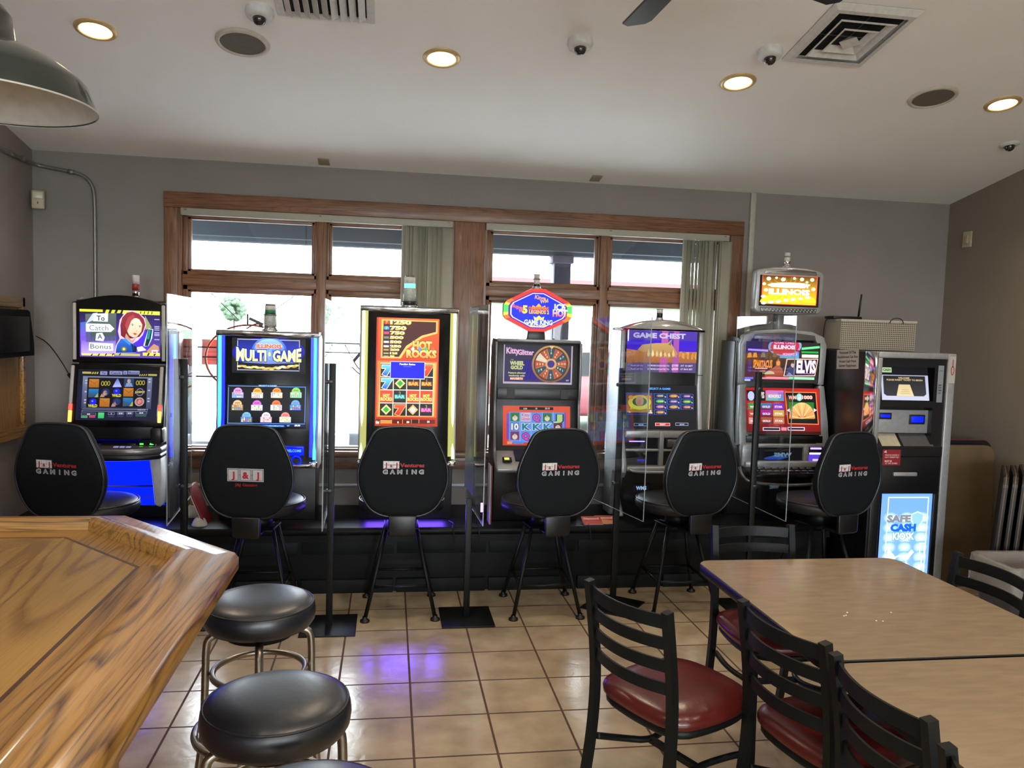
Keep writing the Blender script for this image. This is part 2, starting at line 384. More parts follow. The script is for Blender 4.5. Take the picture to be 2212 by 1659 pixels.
class Canvas:
    """flat artwork in pixel units (x right, y down) mapped on a physical rectangle; O = top-left corner"""
    def __init__(s, O, u, v, wm, hm, x0, y0, x1, y1, skew=0, step=.00035):
        s.O = Vector(O); s.u = Vector(u).normalized(); s.v = Vector(v).normalized(); s.n = s.u.cross(s.v)*-1
        s.n = -(s.u.cross(-s.v)); s.n = s.u.cross(s.v)
        s.wm, s.hm, s.x0, s.y0, s.x1, s.y1, s.k, s.step = wm, hm, x0, y0, x1, y1, skew, step
        s.V, s.F, s.C = [], [], []; s.l = 0
    def P(s, x, y):
        yy = y-s.k*(x-s.x0)
        fx = min(1, max(0, (x-s.x0)/(s.x1-s.x0))); fy = min(1, max(0, (yy-s.y0)/(s.y1-s.y0)))
        return s.O+s.u*(fx*s.wm)-s.v*(fy*s.hm)+s.n*(s.l*s.step)
    def up(s, n=1): s.l += n; return s
    def poly(s, pts, col, col2=None):
        c1 = lin(col); c2 = lin(col2) if col2 else c1
        i = len(s.V); ys = [p[1] for p in pts]; a, b = min(ys), max(ys)
        for p in pts:
            t = (p[1]-a)/(b-a) if b > a else 0
            s.V.append(s.P(*p)); s.C.append(tuple(c1[k]*(1-t)+c2[k]*t for k in range(3)))
        s.F.append(tuple(range(i, i+len(pts)))); return s
    def rect(s, x0, y0, x1, y1, col, col2=None, sk=True):
        q = s.k*(x1-x0)/2
        return s.poly([(x0, y0-q), (x1, y0+q), (x1, y1+q), (x0, y1-q)], col, col2)
    def glow(s, x, y, rx, ry, col, edge, n=20):
        i = len(s.V); s.V.append(s.P(x, y)); s.C.append(lin(col))
        for k in range(n): s.V.append(s.P(x+rx*math.cos(2*PI*k/n), y-ry*math.sin(2*PI*k/n))); s.C.append(lin(edge))
        for k in range(n): s.F.append((i, i+1+k, i+1+(k+1) % n))
        return s
    def frame(s, x0, y0, x1, y1, w, col):
        for r in ((x0, y0, x1, y0+w), (x0, y1-w, x1, y1), (x0, y0+w, x0+w, y1-w), (x1-w, y0+w, x1, y1-w)): s.rect(*r, col)
        return s
    def disc(s, x, y, rx, ry, col, col2=None, n=20, a0=0, a1=360):
        full = a1-a0 >= 360
        pts = [(x+rx*math.cos(R(a0+(a1-a0)*i/n)), y-ry*math.sin(R(a0+(a1-a0)*i/n))) for i in range(n+(0 if full else 1))]
        if not full: pts.append((x, y))
        return s.poly(pts, col, col2)
    def ring(s, x, y, rx, ry, w, col, n=28, a0=0, a1=360):
        for i in range(n):
            t0 = R(a0+(a1-a0)*i/n); t1 = R(a0+(a1-a0)*(i+1)/n)
            s.poly([(x+rx*math.cos(t0), y-ry*math.sin(t0)), (x+rx*math.cos(t1), y-ry*math.sin(t1)),
                    (x+(rx-w)*math.cos(t1), y-(ry-w)*math.sin(t1)), (x+(rx-w)*math.cos(t0), y-(ry-w)*math.sin(t0))], col)
        return s
    def line(s, x0, y0, x1, y1, w, col):
        d = math.hypot(x1-x0, y1-y0) or 1; nx, ny = -(y1-y0)/d*w/2, (x1-x0)/d*w/2
        return s.poly([(x0+nx, y0+ny), (x1+nx, y1+ny), (x1-nx, y1-ny), (x0-nx, y0-ny)], col)
    def text(s, t, xc, yb, h, col, w=None, bold=.02, col2=None, align='C', out=None, ob=.05, warp=None, rot=0):
        """h = cap height in px, w = fitted width, yb = baseline"""
        if out:
            s.text(t, xc, yb, h, out, w, ob, None, align, None, warp=warp, rot=rot); s.up()
        vs, fs = glyphs(t, bold); base = glyphs(t, 0)[0]
        if not base: return s
        xa = min(v[0] for v in base); xb = max(v[0] for v in base); k = h/.72
        kx = (w/(xb-xa)) if w else k; W_ = (xb-xa)*kx
        ox = {'C': xc-W_/2, 'L': xc, 'R': xc-W_}[align]
        c1 = lin(col); c2 = lin(col2) if col2 else c1; i = len(s.V)
        cr, sr = math.cos(R(rot)), math.sin(R(rot))
        for x, y in vs:
            px = ox+(x-xa)*kx; py = -y*k
            if warp: py *= warp((px-xc)/(W_/2))
            if rot: dx, dy = px-xc, py; px, py = xc+dx*cr-dy*sr, dx*sr+dy*cr
            tt = min(1, max(0, -y*-1/.72)); tt = 1-min(1, max(0, y/.72))
            s.V.append(s.P(px, yb+py+(s.k*(px-xc)))); s.C.append(tuple(c1[q]*(1-tt)+c2[q]*tt for q in range(3)))
        for f in fs: s.F.append(tuple(i+a for a in f))
        return s
    def out(s, name, mat, parent=None, back=.004, **kw):
        """thin slab body behind, artwork polygons in front"""
        off = Vector(parent.get('_o', (0, 0, 0))) if parent is not None else Vector((0, 0, 0))
        V = [p-off for p in s.V]; C = list(s.C); F = list(s.F)
        me = bpy.data.meshes.new(name); me.from_pydata(V, [], F)
        ca = me.color_attributes.new('Col', 'FLOAT_COLOR', 'POINT')
        for i, c in enumerate(C): ca.data[i].color = (*c, 1)
        me.materials.append(mat)
        # orient faces towards n
        bm = bmesh.new(); bm.from_mesh(me); bm.normal_update()
        fl = [f for f in bm.faces if f.normal.dot(s.n) < 0]
        bmesh.ops.reverse_faces(bm, faces=fl)
        if back:
            q = [s.O-off, s.O-off+s.u*s.wm, s.O-off+s.u*s.wm-s.v*s.hm, s.O-off-s.v*s.hm]
            lay = bm.verts.layers.float_color.get('Col')
            a = [bm.verts.new(p-s.n*.0002) for p in q]; b2 = [bm.verts.new(p-s.n*back) for p in q]
            for v in a+b2: v[lay] = (.01, .01, .01, 1)
            bm.faces.new(a[::-1]); bm.faces.new(b2)
            for i in range(4): bm.faces.new([a[i], a[(i+1) % 4], b2[(i+1) % 4], b2[i]])
        bm.to_mesh(me); bm.free()
        o = bpy.data.objects.new(name, me); COL.objects.link(o)
        if parent is not None: o.parent = parent; o['_o'] = list(parent.get('_o', (0, 0, 0)))
        for k, v in kw.items(): o[k] = v
        return o
def front_canvas(xa, xb, za, zb, ya, yb, px, skew=0, step=.00035):
    """screen facing -Y; (za,ya) bottom, (zb,yb) top; px = (x0,y0,x1,y1)"""
    v = Vector((0, yb-ya, zb-za)); return Canvas((xa, yb, zb), (1, 0, 0), v, xb-xa, v.length, *px, skew=skew, step=step)
#@@SETTING@@
# ================================================================== SETTING
XL, XR, YB = -2.28, 4.2, -4.0
b = B().mat(M_FLOOR); b.box(XL-.1, XR+.1, YB-.1, WALL_Y+.14, -.08, 0); struct(b.out('floor'))
WIN = [(-1.387, .430), (.640, 2.440)]; WZ0, WZ1 = .80, 2.40
b = B().mat(M_WALL)
zt = ceil_z(WALL_Y)+.05; y0, y1 = WALL_Y, WALL_Y+.14
b.box(XL-.1, WIN[0][0], y0, y1, 0, zt); b.box(WIN[1][1], XR+.1, y0, y1, 0, zt)
b.box(WIN[0][0], WIN[1][1], y0, y1, 0, WZ0); b.box(WIN[0][0], WIN[1][1], y0, y1, WZ1, zt)
b.box(WIN[0][1], WIN[1][0], y0, y1, WZ0, WZ1)
struct(b.out('wall_back'))
gable = [(YB-.1, -.01), (WALL_Y, -.01), (WALL_Y, ceil_z(WALL_Y)+.04), (RIDGE_Y, ceil_z(RIDGE_Y)+.04), (YB-.1, ceil_z(YB)+.02)]
b = B().mat(M_WALL); b.prism(gable, 'x', XL-.12, XL); struct(b.out('wall_left'))
b = B().mat(M_WALLR); b.prism(gable, 'x', XR, XR+.12); struct(b.out('wall_right'))
b = B().mat(M_WALL)
RW = [(-1.7, .3), (.9, 3.4)]   # windows of the far side of the room
zb = ceil_z(YB)+.03
b.box(XL, RW[0][0], YB-.12, YB, 0, zb); b.box(RW[0][1], RW[1][0], YB-.12, YB, 0, zb); b.box(RW[1][1], XR, YB-.12, YB, 0, zb)
for a, c in RW: b.box(a, c, YB-.12, YB, 0, .85); b.box(a, c, YB-.12, YB, 2.35, zb)
struct(b.out('wall_front'))
for k, (a, c) in enumerate(RW):
    b = B().mat(M_OAK_X); b.box(a, c, YB-.10, YB+.02, .85, .92); b.box(a, c, YB-.10, YB+.02, 2.28, 2.35)
    b.box(a, a+.07, YB-.10, YB+.02, .92, 2.28); b.box(c-.07, c, YB-.10, YB+.02, .92, 2.28); b.box((a+c)/2-.04, (a+c)/2+.04, YB-.10, YB+.02, .92, 2.28)
    w = struct(b.out('window_%d' % (k+3)))
b = B().mat(M_CEIL)
b.prism([(WALL_Y+.14, ceil_z(WALL_Y+.14)), (RIDGE_Y, ceil_z(RIDGE_Y)), (YB-.1, ceil_z(YB-.1)), (YB-.1, ceil_z(YB-.1)+.1), (RIDGE_Y, ceil_z(RIDGE_Y)+.1), (WALL_Y+.14, ceil_z(WALL_Y+.14)+.1)], 'x', XL-.12, XR+.12)
struct(b.out('ceiling'))
# oak casing round both windows
b = B().mat(M_OAK_X)
b.box(-1.475, 2.54, 5.565, 5.60, 2.40, 2.503, .004); b.box(-1.475, 2.54, 5.575, 5.60, .672, .76, .004)
b.box(-1.49, 2.56, 5.52, 5.60, .76, .80, .008)
b.mat(M_OAK_Z); b.box(-1.475, -1.387, 5.568, 5.60, .80, 2.40, .004); b.box(2.44, 2.54, 5.568, 5.60, .80, 2.40, .004)
b.box(.430, .640, 5.568, 5.60, .80, 2.40, .004)
struct(b.out('trim_1'))
# window units
def window_unit(n, xa, xb, m0, m1):
    w = bpy.data.objects.new('window_%d' % n, None); COL.objects.link(w); w.location = ((xa+xb)/2, 5.66, .80); w['_o'] = list(w.location); w['kind'] = 'structure'
    b = B().mat(M_OAK_Z)
    # jamb liners
    b.box(xa, xa+.018, 5.585, 5.74, .80, 2.40); b.box(xb-.018, xb, 5.585, 5.74, .80, 2.40)
    b.box(m0+.035, m1-.035, 5.60, 5.70, .80, 2.40, .004)
    b.mat(M_OAK_X); b.box(xa+.018, xb-.018, 5.585, 5.74, 2.385, 2.40); b.box(xa+.018, xb-.018, 5.585, 5.74, .80, .812)
    b.box(xa+.018, xb-.018, 5.602, 5.70, 1.90, 1.968, .004)
    b.out('window_frame', w)
    for (pa, pb) in ((xa+.068, m0), (m1, xb-.068)):
        for za, zc in ((.812, 1.90), (1.968, 2.385)):
            g0, g1 = (.818, 1.855) if za < 1 else (2.008, 2.335)
            sa = pa-.05 if pa < m0 else pa-.035; sb = pb+.035 if pb <= m0+.001 else pb+.05
            s = B().mat(M_OAK_Z)
            for st, d in ((0, 0), (.014, .012)):   # stepped sash moulding
                ww = .5
                s.box(sa+st, pa-(.018 if st == 0 else 0), 5.625+d, 5.675, za, zc, .003); s.box(pb+(.018 if st == 0 else 0), sb-st, 5.625+d, 5.675, za, zc, .003)
                s.mat(M_OAK_X)
                s.box(sa+st, sb-st, 5.625+d, 5.675, za, g0-(.014 if st == 0 else 0)+.0001, .002); s.box(sa+st, sb-st, 5.625+d, 5.675, g1+(.014 if st == 0 else 0), zc, .003)
                s.mat(M_OAK_Z)
            so = s.out('window_sash', w)
            p = B().mat(M_GLASSW); p.quad((pa-.004, 5.66, g0-.004), (pb+.004, 5.66, g0-.004), (pb+.004, 5.66, g1+.004), (pa-.004, 5.66, g1+.004)); p.out('window_pane', so)
    return w
window_unit(1, -1.387, .430, -.537, -.400)
window_unit(2, .640, 2.440, 1.446, 1.575)
# latches etc. are too small to see; raceway below the windows, white trunk on the wall
b = B().mat(M_WHITEP); b.box(-2.2, 2.9, 5.585, 5.60, .548, .566, .002); b.mat(M_WHITEP)
tag(b.out('wire_raceway'), 'thin white wire raceway running along the wall under the windows', 'raceway'); recenter(bpy.data.objects['wire_raceway'])
b = B().mat(M_CREAM); b.box(2.585, 2.625, 5.577, 5.60, .57, 2.715, .003)
tag(recenter(b.out('cable_trunking')), 'vertical cream cable trunking on the wall right of the windows', 'trunking')
# baseboards
b = B().mat(M_BASEB); b.box(XR-.012, XR, YB, 5.6, 0, .10); struct(b.out('baseboard_right'))
b = B().mat(M_BASEB); b.box(XL, XL+.012, YB, 5.6, 0, .10); struct(b.out('baseboard_left'))

# ------------------------------------------------------------------ outside
M_GRASS = pbr('lawn', (.045, .085, .035), .9, var=.25, scale=3)
M_ASPH = pbr('parking_lot', (.11, .11, .115), .9, var=.1, scale=2)
M_EAVE = pbr('grey_eave_boards', (.022, .030, .042), .7)
M_POST = pbr('porch_post_paint', (.045, .040, .065), .7)
b = B().mat(M_ASPH); b.box(-30, 30, 9.5, 13.5, -.20, -.12); struct(b.out('floor_outside_parking'))
b = B().mat(pbr('pale_bounce_ground', (.60, .60, .59), .9)); b.box(-30, 30, 5.74, 9.5, -.20, -.115); struct(b.out('floor_outside_bounce'))  # unseen pale ground strip, added to bounce daylight up onto the ceiling
b = B().mat(M_GRASS); b.box(-90, 90, 13.5, 120, -.20, -.10); struct(b.out('floor_outside_lawn'))
b = B().mat(M_ASPH); b.box(-90, 90, 24, 29, -.099, -.09); struct(b.out('floor_outside_road'))
b = B().mat(M_GRASS); b.box(-60, 60, -60, -4.3, -.30, -.15); struct(b.out('floor_outside_back_lawn'))
b = B().mat(M_EAVE); b.box(-6, 7, 5.74, 7.1, 2.50, 2.56); b.box(-6, 7, 7.0, 7.1, 2.325, 2.56, .01); b.box(-6, 7, 6.9, 7.0, 2.36, 2.5)
struct(b.out('trim_3'))
b = B().mat(M_POST); b.box(1.425, 1.575, 6.97, 7.12, -.12, 2.33, .006); b.box(1.405, 1.595, 6.95, 7.14, -.12, .02, .006); b.box(1.405, 1.595, 6.95, 7.14, 2.26, 2.33, .006)
tag(recenter(b.out('porch_post')), 'square purple-grey porch post outside the right window', 'post')
def car(loc, rz, paint, label):
    c = thing('car', loc, label, 'car', None)
    o = c['_o']; 
    def at(x, y, z): return (o[0]+x, o[1]+y, o[2]+z)
    b = B().mat(paint)
    prof = [(-2.2, .45), (-2.15, .8), (-1.2, .95), (-.6, 1.45), (.9, 1.5), (1.5, 1.0), (2.15, .9), (2.25, .5), (2.2, .3), (-2.1, .3)]
    b.prism([(o[0]+p[0], o[2]+p[1]) for p in prof], 'y', o[1]-.85, o[1]+.85, .07, 3)
    b.out('car_body', c)
    g = B().mat(M_BLKG)
    g.prism([(o[0]+p[0], o[2]+p[1]) for p in [(-1.0, .98), (-.55, 1.38), (.85, 1.42), (1.3, 1.02)]], 'y', o[1]-.87, o[1]+.87)
    g.out('car_windows', c)
    for sx in (-1.35, 1.35):
        for sy in (-.86, .86):
            w = B().mat(M_BLK); w.cyl(at(sx, sy-.1, .33), at(sx, sy+.1, .33), .33, seg=28); w.mat(M_SILV).cyl(at(sx, sy-.105, .33), at(sx, sy+.105, .33), .2, seg=20); w.out('wheel', c)
    l = B().mat(M_WHITEP); l.box(o[0]-2.24, o[0]-2.12, o[1]-.8, o[1]-.45, o[2]+.62, o[2]+.78, .02); l.box(o[0]-2.24, o[0]-2.12, o[1]+.45, o[1]+.8, o[2]+.62, o[2]+.78, .02); l.out('headlight', c)
    c.rotation_euler = (0, 0, rz)
    return c
M_CARW = pbr('pale_car_paint', (.12, .14, .16), .3, coat=.6); M_CARD = pbr('grey_car_paint', (.05, .06, .08), .3, coat=.6)
M_CARR = pbr('red_paint', (.12, .02, .025), .35, coat=.2)
car((-2.15, 10.2, -.12), R(86), M_CARD, 'grey car parked nose-in behind the left window pane')
car((.1, 9.6, -.12), R(90), M_CARW, 'pale car parked outside, seen beside the tall yellow-lit machine')
car((3.0, 14.2, -.12), R(5), M_CARR, 'red car parked far outside the right window')
b = B().mat(pbr('cream_siding', (.5, .5, .45), .8)); b.box(6, 22, 48, 56, -.1, 3.2); b.mat(M_CARR); b.prism([(47.2, 3.1), (47.2, 4.6), (52, 5.4), (56.5, 4.6), (56.5, 3.1)], 'x', 5.5, 22.5)
tag(recenter(b.out('building')), 'far low building with a red roof beyond the road', 'building')
M_LEAF = pbr('tree_leaves', (.07, .105, .065), .9, var=.35, scale=9); M_BARK = pbr('tree_bark', (.08, .06, .045), .9)
def tree(x, y, s, lab):
    t = thing('tree', (x, y, -.1), lab, 'tree', 'trees beyond the road')
    b = B().mat(M_BARK); b.cyl((x, y, -.1), (x, y, 1.6*s), .14*s, .08*s, 10); b.out('trunk', t)
    b = B().mat(M_LEAF)
    for i in range(60):
        a = random.uniform(0, 2*PI); u = random.uniform(-1, 1); r = 1.25*s*math.sqrt(max(0, 1-u*u))*random.uniform(.5, 1); zc = (2.5+1.1*u)*s; q = random.uniform(.22, .42)*s
        tb = bmesh.new(); bmesh.ops.create_icosphere(tb, subdivisions=3, radius=q)
        for v in tb.verts: v.co *= 1+.13*math.sin(v.co.x*9+i)*math.cos(v.co.z*8)+random.uniform(-.03, .03)
        tb.transform(Matrix.Translation((x+r*math.cos(a), y+r*math.sin(a), zc))); b._in(tb, True)
    b.out('crown', t)
for i, (x, y, s) in enumerate([(-26, 96, 1.2), (-17, 92, 1.1), (-7, 100, 1.2), (4, 94, 1.0), (-3.4, 42, .35), (44, 98, 1.6)]):
    tree(x, y, s, ['round green tree far across the road, leftmost of all', 'round green tree far across the road behind the grey car', 'large round green tree far off left of the centre casing', 'green tree far off behind the centre casing', 'small round shrub on the near lawn beyond the parking lot', 'biggest tree, far right behind the red-roofed building'][i])

# ------------------------------------------------------------------ black machine platform
b = B().mat(M_BASEB)
b.box(XL+.002, 2.985, 4.99, 5.583, .0, .37); b.mat(M_TEAK)
for i in range(9):
    xa = XL+.02+i*.583; b.box(xa, xa+.56, 4.978, 4.99, .245, .325, .002)
    b.box(xa, xa+.56, 4.962, 4.99, .0, .085, .002)
b.mat(M_BASEB); b.box(XL+.002, 2.985, 4.93, 5.583, .37, .42, .02, 3)
b.mat(M_BASEB); b.box(XL+.002, 2.985, 4.955, 4.99, .325, .37)
plat = b.out('machine_platform'); tag(recenter(plat), 'long low black platform carrying the six gaming machines under the windows', 'platform')

# ------------------------------------------------------------------ ceiling fixtures (flush on the slope)
def on_ceiling(x, y, off=0):
    a = math.atan(CEIL_S)
    return Matrix.Translation((x, y, ceil_z(y))) @ Matrix.Rotation(-a, 4, 'X') @ Matrix.Translation((0, 0, -off))
# local frame: z up into ceiling, so things hang at negative z
M_LENS = emis('lit_can_lens', (1, .66, .34), 14)
M_TRIM = pbr('brass_can_trim', (.62, .46, .22), .35, .4)
def ceil_thing(name, x, y, lab, cat, group=None):
    t = thing(name, (x, y, ceil_z(y)), lab, cat, group); t['_o'] = [0, 0, 0]; t.rotation_euler = (-math.atan(CEIL_S) if y > RIDGE_Y else math.atan(CEIL_S), 0, 0)
    return t
def can_light(x, y, lab):
    t = ceil_thing('recessed_can_light', x, y, lab, 'ceiling light', 'recessed can lights')
    b = B().mat(M_TRIM); b.lathe([(.070, -.001), (.070, -.010), (.078, -.012), (.090, -.008), (.094, -.001)], seg=40); b.out('trim_ring', t)
    b = B().mat(M_LENS); b.lathe([(0, -.010), (.03, -.0098), (.060, -.008), (.0705, -.004)], seg=36); b.out('lens', t)
labs = ['lit recessed can light nearest the hanging barn shade', 'lit recessed can light in the middle, above the yellow-lit machine', 'lit recessed can light beside the ceiling camera and square vent', 'lit recessed can light furthest right, above the cash kiosk']
for ri, (ry, xs, en) in enumerate(CAN_ROWS):
    for i, x in enumerate(xs):
        can_light(x, ry, labs[i] if ri == 0 else 'lit recessed can light outside the photo, %s in the %s row behind the machines area' % (('leftmost', 'second', 'third', 'rightmost')[i], ('', 'middle', 'rear')[ri]))
M_SPKG = pbr('speaker_grille', (.15, .135, .105), .8, bump=.6, bscale=900); M_SPKR = pbr('speaker_rim', (.55, .51, .44), .5)
for x, y, lab in ((-.724, 4.09, 'round ceiling speaker with brown grille left, between the can lights'), (2.905, 4.07, 'round ceiling speaker with brown grille on the right side')):
    t = ceil_thing('ceiling_speaker', x, y, lab, 'speaker', 'round ceiling speakers')
    b = B().mat(M_SPKR); b.lathe([(.104, -.002), (.104, -.012), (.112, -.013), (.122, -.009), (.126, -.001)], seg=44); b.out('rim', t)
    b = B().mat(M_SPKG); b.lathe([(0, -.010), (.105, -.006)], seg=44); b.out('grille', t)
M_DOME = pbr('white_camera_housing', (.66, .66, .66), .4); M_SMOKE = pbr('smoked_dome', (.012, .012, .014), .06, coat=1)
for x, y, rx, ry_, lab in ((-.60, 3.80, 0, -.02, 'white dome camera on the ceiling beside the left louvred vent'), (.868, 3.82, .0, -.02, 'white dome camera alone on the ceiling near the centre'),
                  (1.80, 3.765, .02, -.02, 'white dome camera tucked beside the square vent'), (3.80, 4.56, .02, -.02, 'flat white dome camera nearest the right wall')):
    t = ceil_thing('dome_camera', x, y, lab, 'camera', 'ceiling dome cameras')
    b = B().mat(M_DOME); b.lathe([(.060, 0), (.062, -.022), (.054, -.038), (.036, -.044), (.030, -.044)] if x < 3 else [(.058, 0), (.056, -.006), (.034, -.014)], seg=32); b.out('housing', t)
    z0 = -.042 if x < 3 else -.010
    b = B().mat(M_SMOKE); b.lathe([(.030, z0), (.029, z0-.012), (.022, z0-.024), (.011, z0-.031), (0, z0-.033)], (0, 0, 0), seg=24); b.out('camera_dome', t)
M_VENT = pbr('vent_white', (.62, .61, .58), .5); M_DARKIN = pbr('duct_dark', (.004, .004, .004), .9)
# square stepped diffuser
t = ceil_thing('square_ceiling_vent', 2.108, 3.585, 'cream square ceiling vent with stepped louvres and a dark throat', 'vent', None)
hx, hy = .212, .245
b = B().mat(M_VENT)
def sqring(b, k0, z0, k1, z1, th=.003):
    """sloping square ring between scale k0 at z0 and k1 at z1"""
    c0 = [(-hx*k0, -hy*k0), (hx*k0, -hy*k0), (hx*k0, hy*k0), (-hx*k0, hy*k0)]; c1 = [(-hx*k1, -hy*k1), (hx*k1, -hy*k1), (hx*k1, hy*k1), (-hx*k1, hy*k1)]
    tb = bmesh.new()
    for i in range(4):
        j = (i+1) % 4
        v = [tb.verts.new((*c0[i], z0)), tb.verts.new((*c0[j], z0)), tb.verts.new((*c1[j], z1)), tb.verts.new((*c1[i], z1))]
        w = [tb.verts.new((*c0[i], z0-th)), tb.verts.new((*c0[j], z0-th)), tb.verts.new((*c1[j], z1-th)), tb.verts.new((*c1[i], z1-th))]
        tb.faces.new(v); tb.faces.new(w[::-1])
        for a in range(4): tb.faces.new([v[a], w[a], w[(a+1) % 4], v[(a+1) % 4]])
    bmesh.ops.recalc_face_normals(tb, faces=tb.faces[:]); b._in(tb)
sqring(b, 1.0, -.004, .90, -.022); sqring(b, .90, -.022, .80, -.022)
b.out('frame', t)
b = B().mat(M_DARKIN); b.box(-hx*.80, hx*.80, -hy*.80, hy*.80, -.004, -.002); b.out('throat', t)
for k, zz in ((.60, -.030), (.36, -.034)):
    b = B().mat(M_VENT); sqring(b, k+.02, zz, k-.08, zz+.022); sqring(b, k+.02, zz, k+.05, zz+.002); b.out('louvre', t)
b = B().mat(M_VENT); b.cyl((0, 0, -.040), (0, 0, -.008), .055, .004, seg=4, smooth=False); b.out('centre_cone', t)
b = B().mat(M_SILVD); b.box(-.002, .002, -hy*.8, hy*.8, -.008, -.005); b.box(-hx*.8, hx*.8, -.002, .002, -.008, -.005); b.out('cross_brace', t)
# curved-blade louvre vent, top left
t = ceil_thing('louvred_ceiling_vent', -.31, 3.63, 'white louvred ceiling vent with angled blades at the top left', 'vent', None)
b = B().mat(M_VENT)
for r in ((-.215, -.180, -.19, .19), (.180, .215, -.19, .19), (-.18, .18, -.19, -.16), (-.18, .18, .16, .19)): b.box(r[0], r[1], r[2], r[3], -.012, 0, .003)
b.out('frame', t)
b = B().mat(M_DARKIN); b.box(-.18, .18, -.16, .16, -.003, -.001); b.out('throat', t)
for i in range(9):
    x = -.16+i*.04
    b = B().mat(M_VENT); b.bar((x, -.16, -.022), (x, .16, -.022), .034, .002, up=(math.sin(R(35 if i < 5 else -35)), 0, math.cos(R(35))))
    b.out('louvre', t)
# blank outlet plates where ceiling meets wall
M_TANPL = pbr('tan_outlet_plate', (.36, .30, .22), .5)
for x, y, lab in ((-.453, 5.50, 'small tan blank plate on the ceiling edge above the left window'), (1.399, 5.50, 'small tan blank plate on the ceiling edge above the right window')):
    t = ceil_thing('blank_ceiling_plate', x, y, lab, 'cover plate', 'tan ceiling plates')
    b = B().mat(M_TANPL); b.box(-.036, .036, -.055, .055, -.006, 0, .003); b.out('plate', t)
    b = B().mat(M_TRIM); b.cyl((0, -.03, -.008), (0, -.03, -.005), .004, seg=8); b.cyl((0, .03, -.008), (0, .03, -.005), .004, seg=8); b.out('screw', t)

# ------------------------------------------------------------------ pendant barn lamp and ceiling fan
M_ENAM = pbr('dark_green_enamel', (.012, .020, .017), .16, coat=.8); M_ENIN = pbr('white_enamel_inside', (.50, .50, .48), .35)
px_, py_, pz_ = -.944, 2.062, 2.171
t = thing('barn_pendant_lamp', (px_, py_, pz_), 'dark green enamel barn-shade pendant lamp, white inside, hanging over the bar', 'lamp')
b = B().mat(M_ENAM)
outer = [(.240, 0), (.236, .012), (.218, .058), (.206, .072), (.158, .105), (.098, .132), (.068, .139), (.061, .20), (.045, .222), (.012, .226)]
b.lathe(outer, (px_, py_, pz_), 64); b.out('lamp_shade', t)
b = B().mat(M_ENIN); b.lathe([(.2402, -.001), (.2402, .003), (.236, .004), (.232, .010), (.214, .055), (.20, .068), (.155, .10), (.095, .127), (.060, .134), (0, .136)], (px_, py_, pz_), 64); b.out('shade_lining', t)
b = B().mat(M_WHITEP); b.lathe([(0, .015), (.02, .02), (.032, .045), (.028, .075), (.014, .10), (.013, .132)], (px_, py_, pz_), 20); b.out('bulb', t)
b = B().mat(M_BLK); b.cyl((px_, py_, pz_+.22), (px_, py_, ceil_z(py_)-.01), .008); b.cyl((px_, py_, ceil_z(py_)-.03), (px_, py_, ceil_z(py_)+.005), .055); b.out('hanging_stem', t)
fx, fy, fz = .97, 2.50, 2.90
t = thing('ceiling_fan', (fx, fy, fz), 'black ceiling fan, two dark blade tips dipping into the top of the photo', 'fan')
b = B().mat(M_BLKM); b.lathe([(0, -.09), (.07, -.085), (.10, -.04), (.10, .05), (.06, .09), (.018, .11)], (fx, fy, fz), 32); b.cyl((fx, fy, fz+.1), (fx, fy, ceil_z(fy)), .014); b.cyl((fx, fy, ceil_z(fy)-.05), (fx, fy, ceil_z(fy)+.01), .06, .075); b.out('fan_motor', t)
for k in range(5):
    a = R(93-66)+k*2*PI/5-R(3); a = R(93)-k*2*PI/5
    b = B().mat(M_BLK)
    L0, L1 = .14, .66
    poly = [(L0, -.035), (.25, -.055), (L1-.03, -.062), (L1, -.045), (L1+.005, .03), (L1-.03, .062), (.25, .055), (L0, .035)]
    T = Matrix.Translation((fx, fy, fz)) @ Matrix.Rotation(a, 4, 'Z') @ Matrix.Rotation(R(-12), 4, 'X')
    b.prism(poly, 'z', -.004, .004, .002, 1, T=T); b.box(.08, .2, -.012, .012, .0, .012, T=T); b.out('fan_blade', t)

# ------------------------------------------------------------------ wall fittings
M_PIPE = pbr('grey_metal_conduit', (.26, .25, .24), .4, .7)
b = B().mat(M_PIPE)
b.tube([(-2.262, 3.2, 2.632), (-2.262, 5.30, 2.628), (-2.262, 5.52, 2.626), (-2.245, 5.575, 2.622), (-2.19, 5.582, 2.614), (-2.03, 5.583, 2.590), (-1.97, 5.583, 2.575), (-1.925, 5.583, 2.535), (-1.902, 5.583, 2.47), (-1.900, 5.583, 2.2), (-1.900, 5.583, .45)], .0115, 12, smoothpath=2)
o = b.out('electrical_conduit'); tag(recenter(o), 'grey metal conduit bending from the left wall down beside the left machine', 'conduit')
for p0, p1, r in (((-2.262, 5.24, 2.629), (-2.262, 5.31, 2.628), .0155), ((-2.06, 5.583, 2.594), (-2.025, 5.583, 2.589), .0155), ((-2.262, 5.40, 2.627), (-2.262, 5.45, 2.627), .0155)):
    c = B().mat(M_PIPE); off = o.location
    c.cyl(Vector(p0)-off, Vector(p1)-off, r); q = c.out('conduit_coupling'); q.parent = o
M_IVORY = pbr('ivory_plastic', (.50, .44, .30), .45)
t = thing('motion_sensor', (-2.225, 5.545, 2.34), 'ivory motion detector mounted across the left corner of the room', 'motion sensor')
b = B().mat(M_IVORY); T = Matrix.Translation((-2.225, 5.545, 2.40)) @ Matrix.Rotation(R(-45+60), 4, 'Z')
b.box(-.036, .036, -.02, .03, -.058, .058, .008, T=T); b.out('housing', t)
b = B().mat(pbr('sensor_lens', (.62, .58, .44), .25)); b.box(-.030, .030, -.026, -.018, .004, .05, .004, T=T); b.out('lens', t)
b = B().mat(M_BLK); b.box(-.003, .003, -.0215, -.019, -.028, -.014, T=T); b.out('indicator', t)
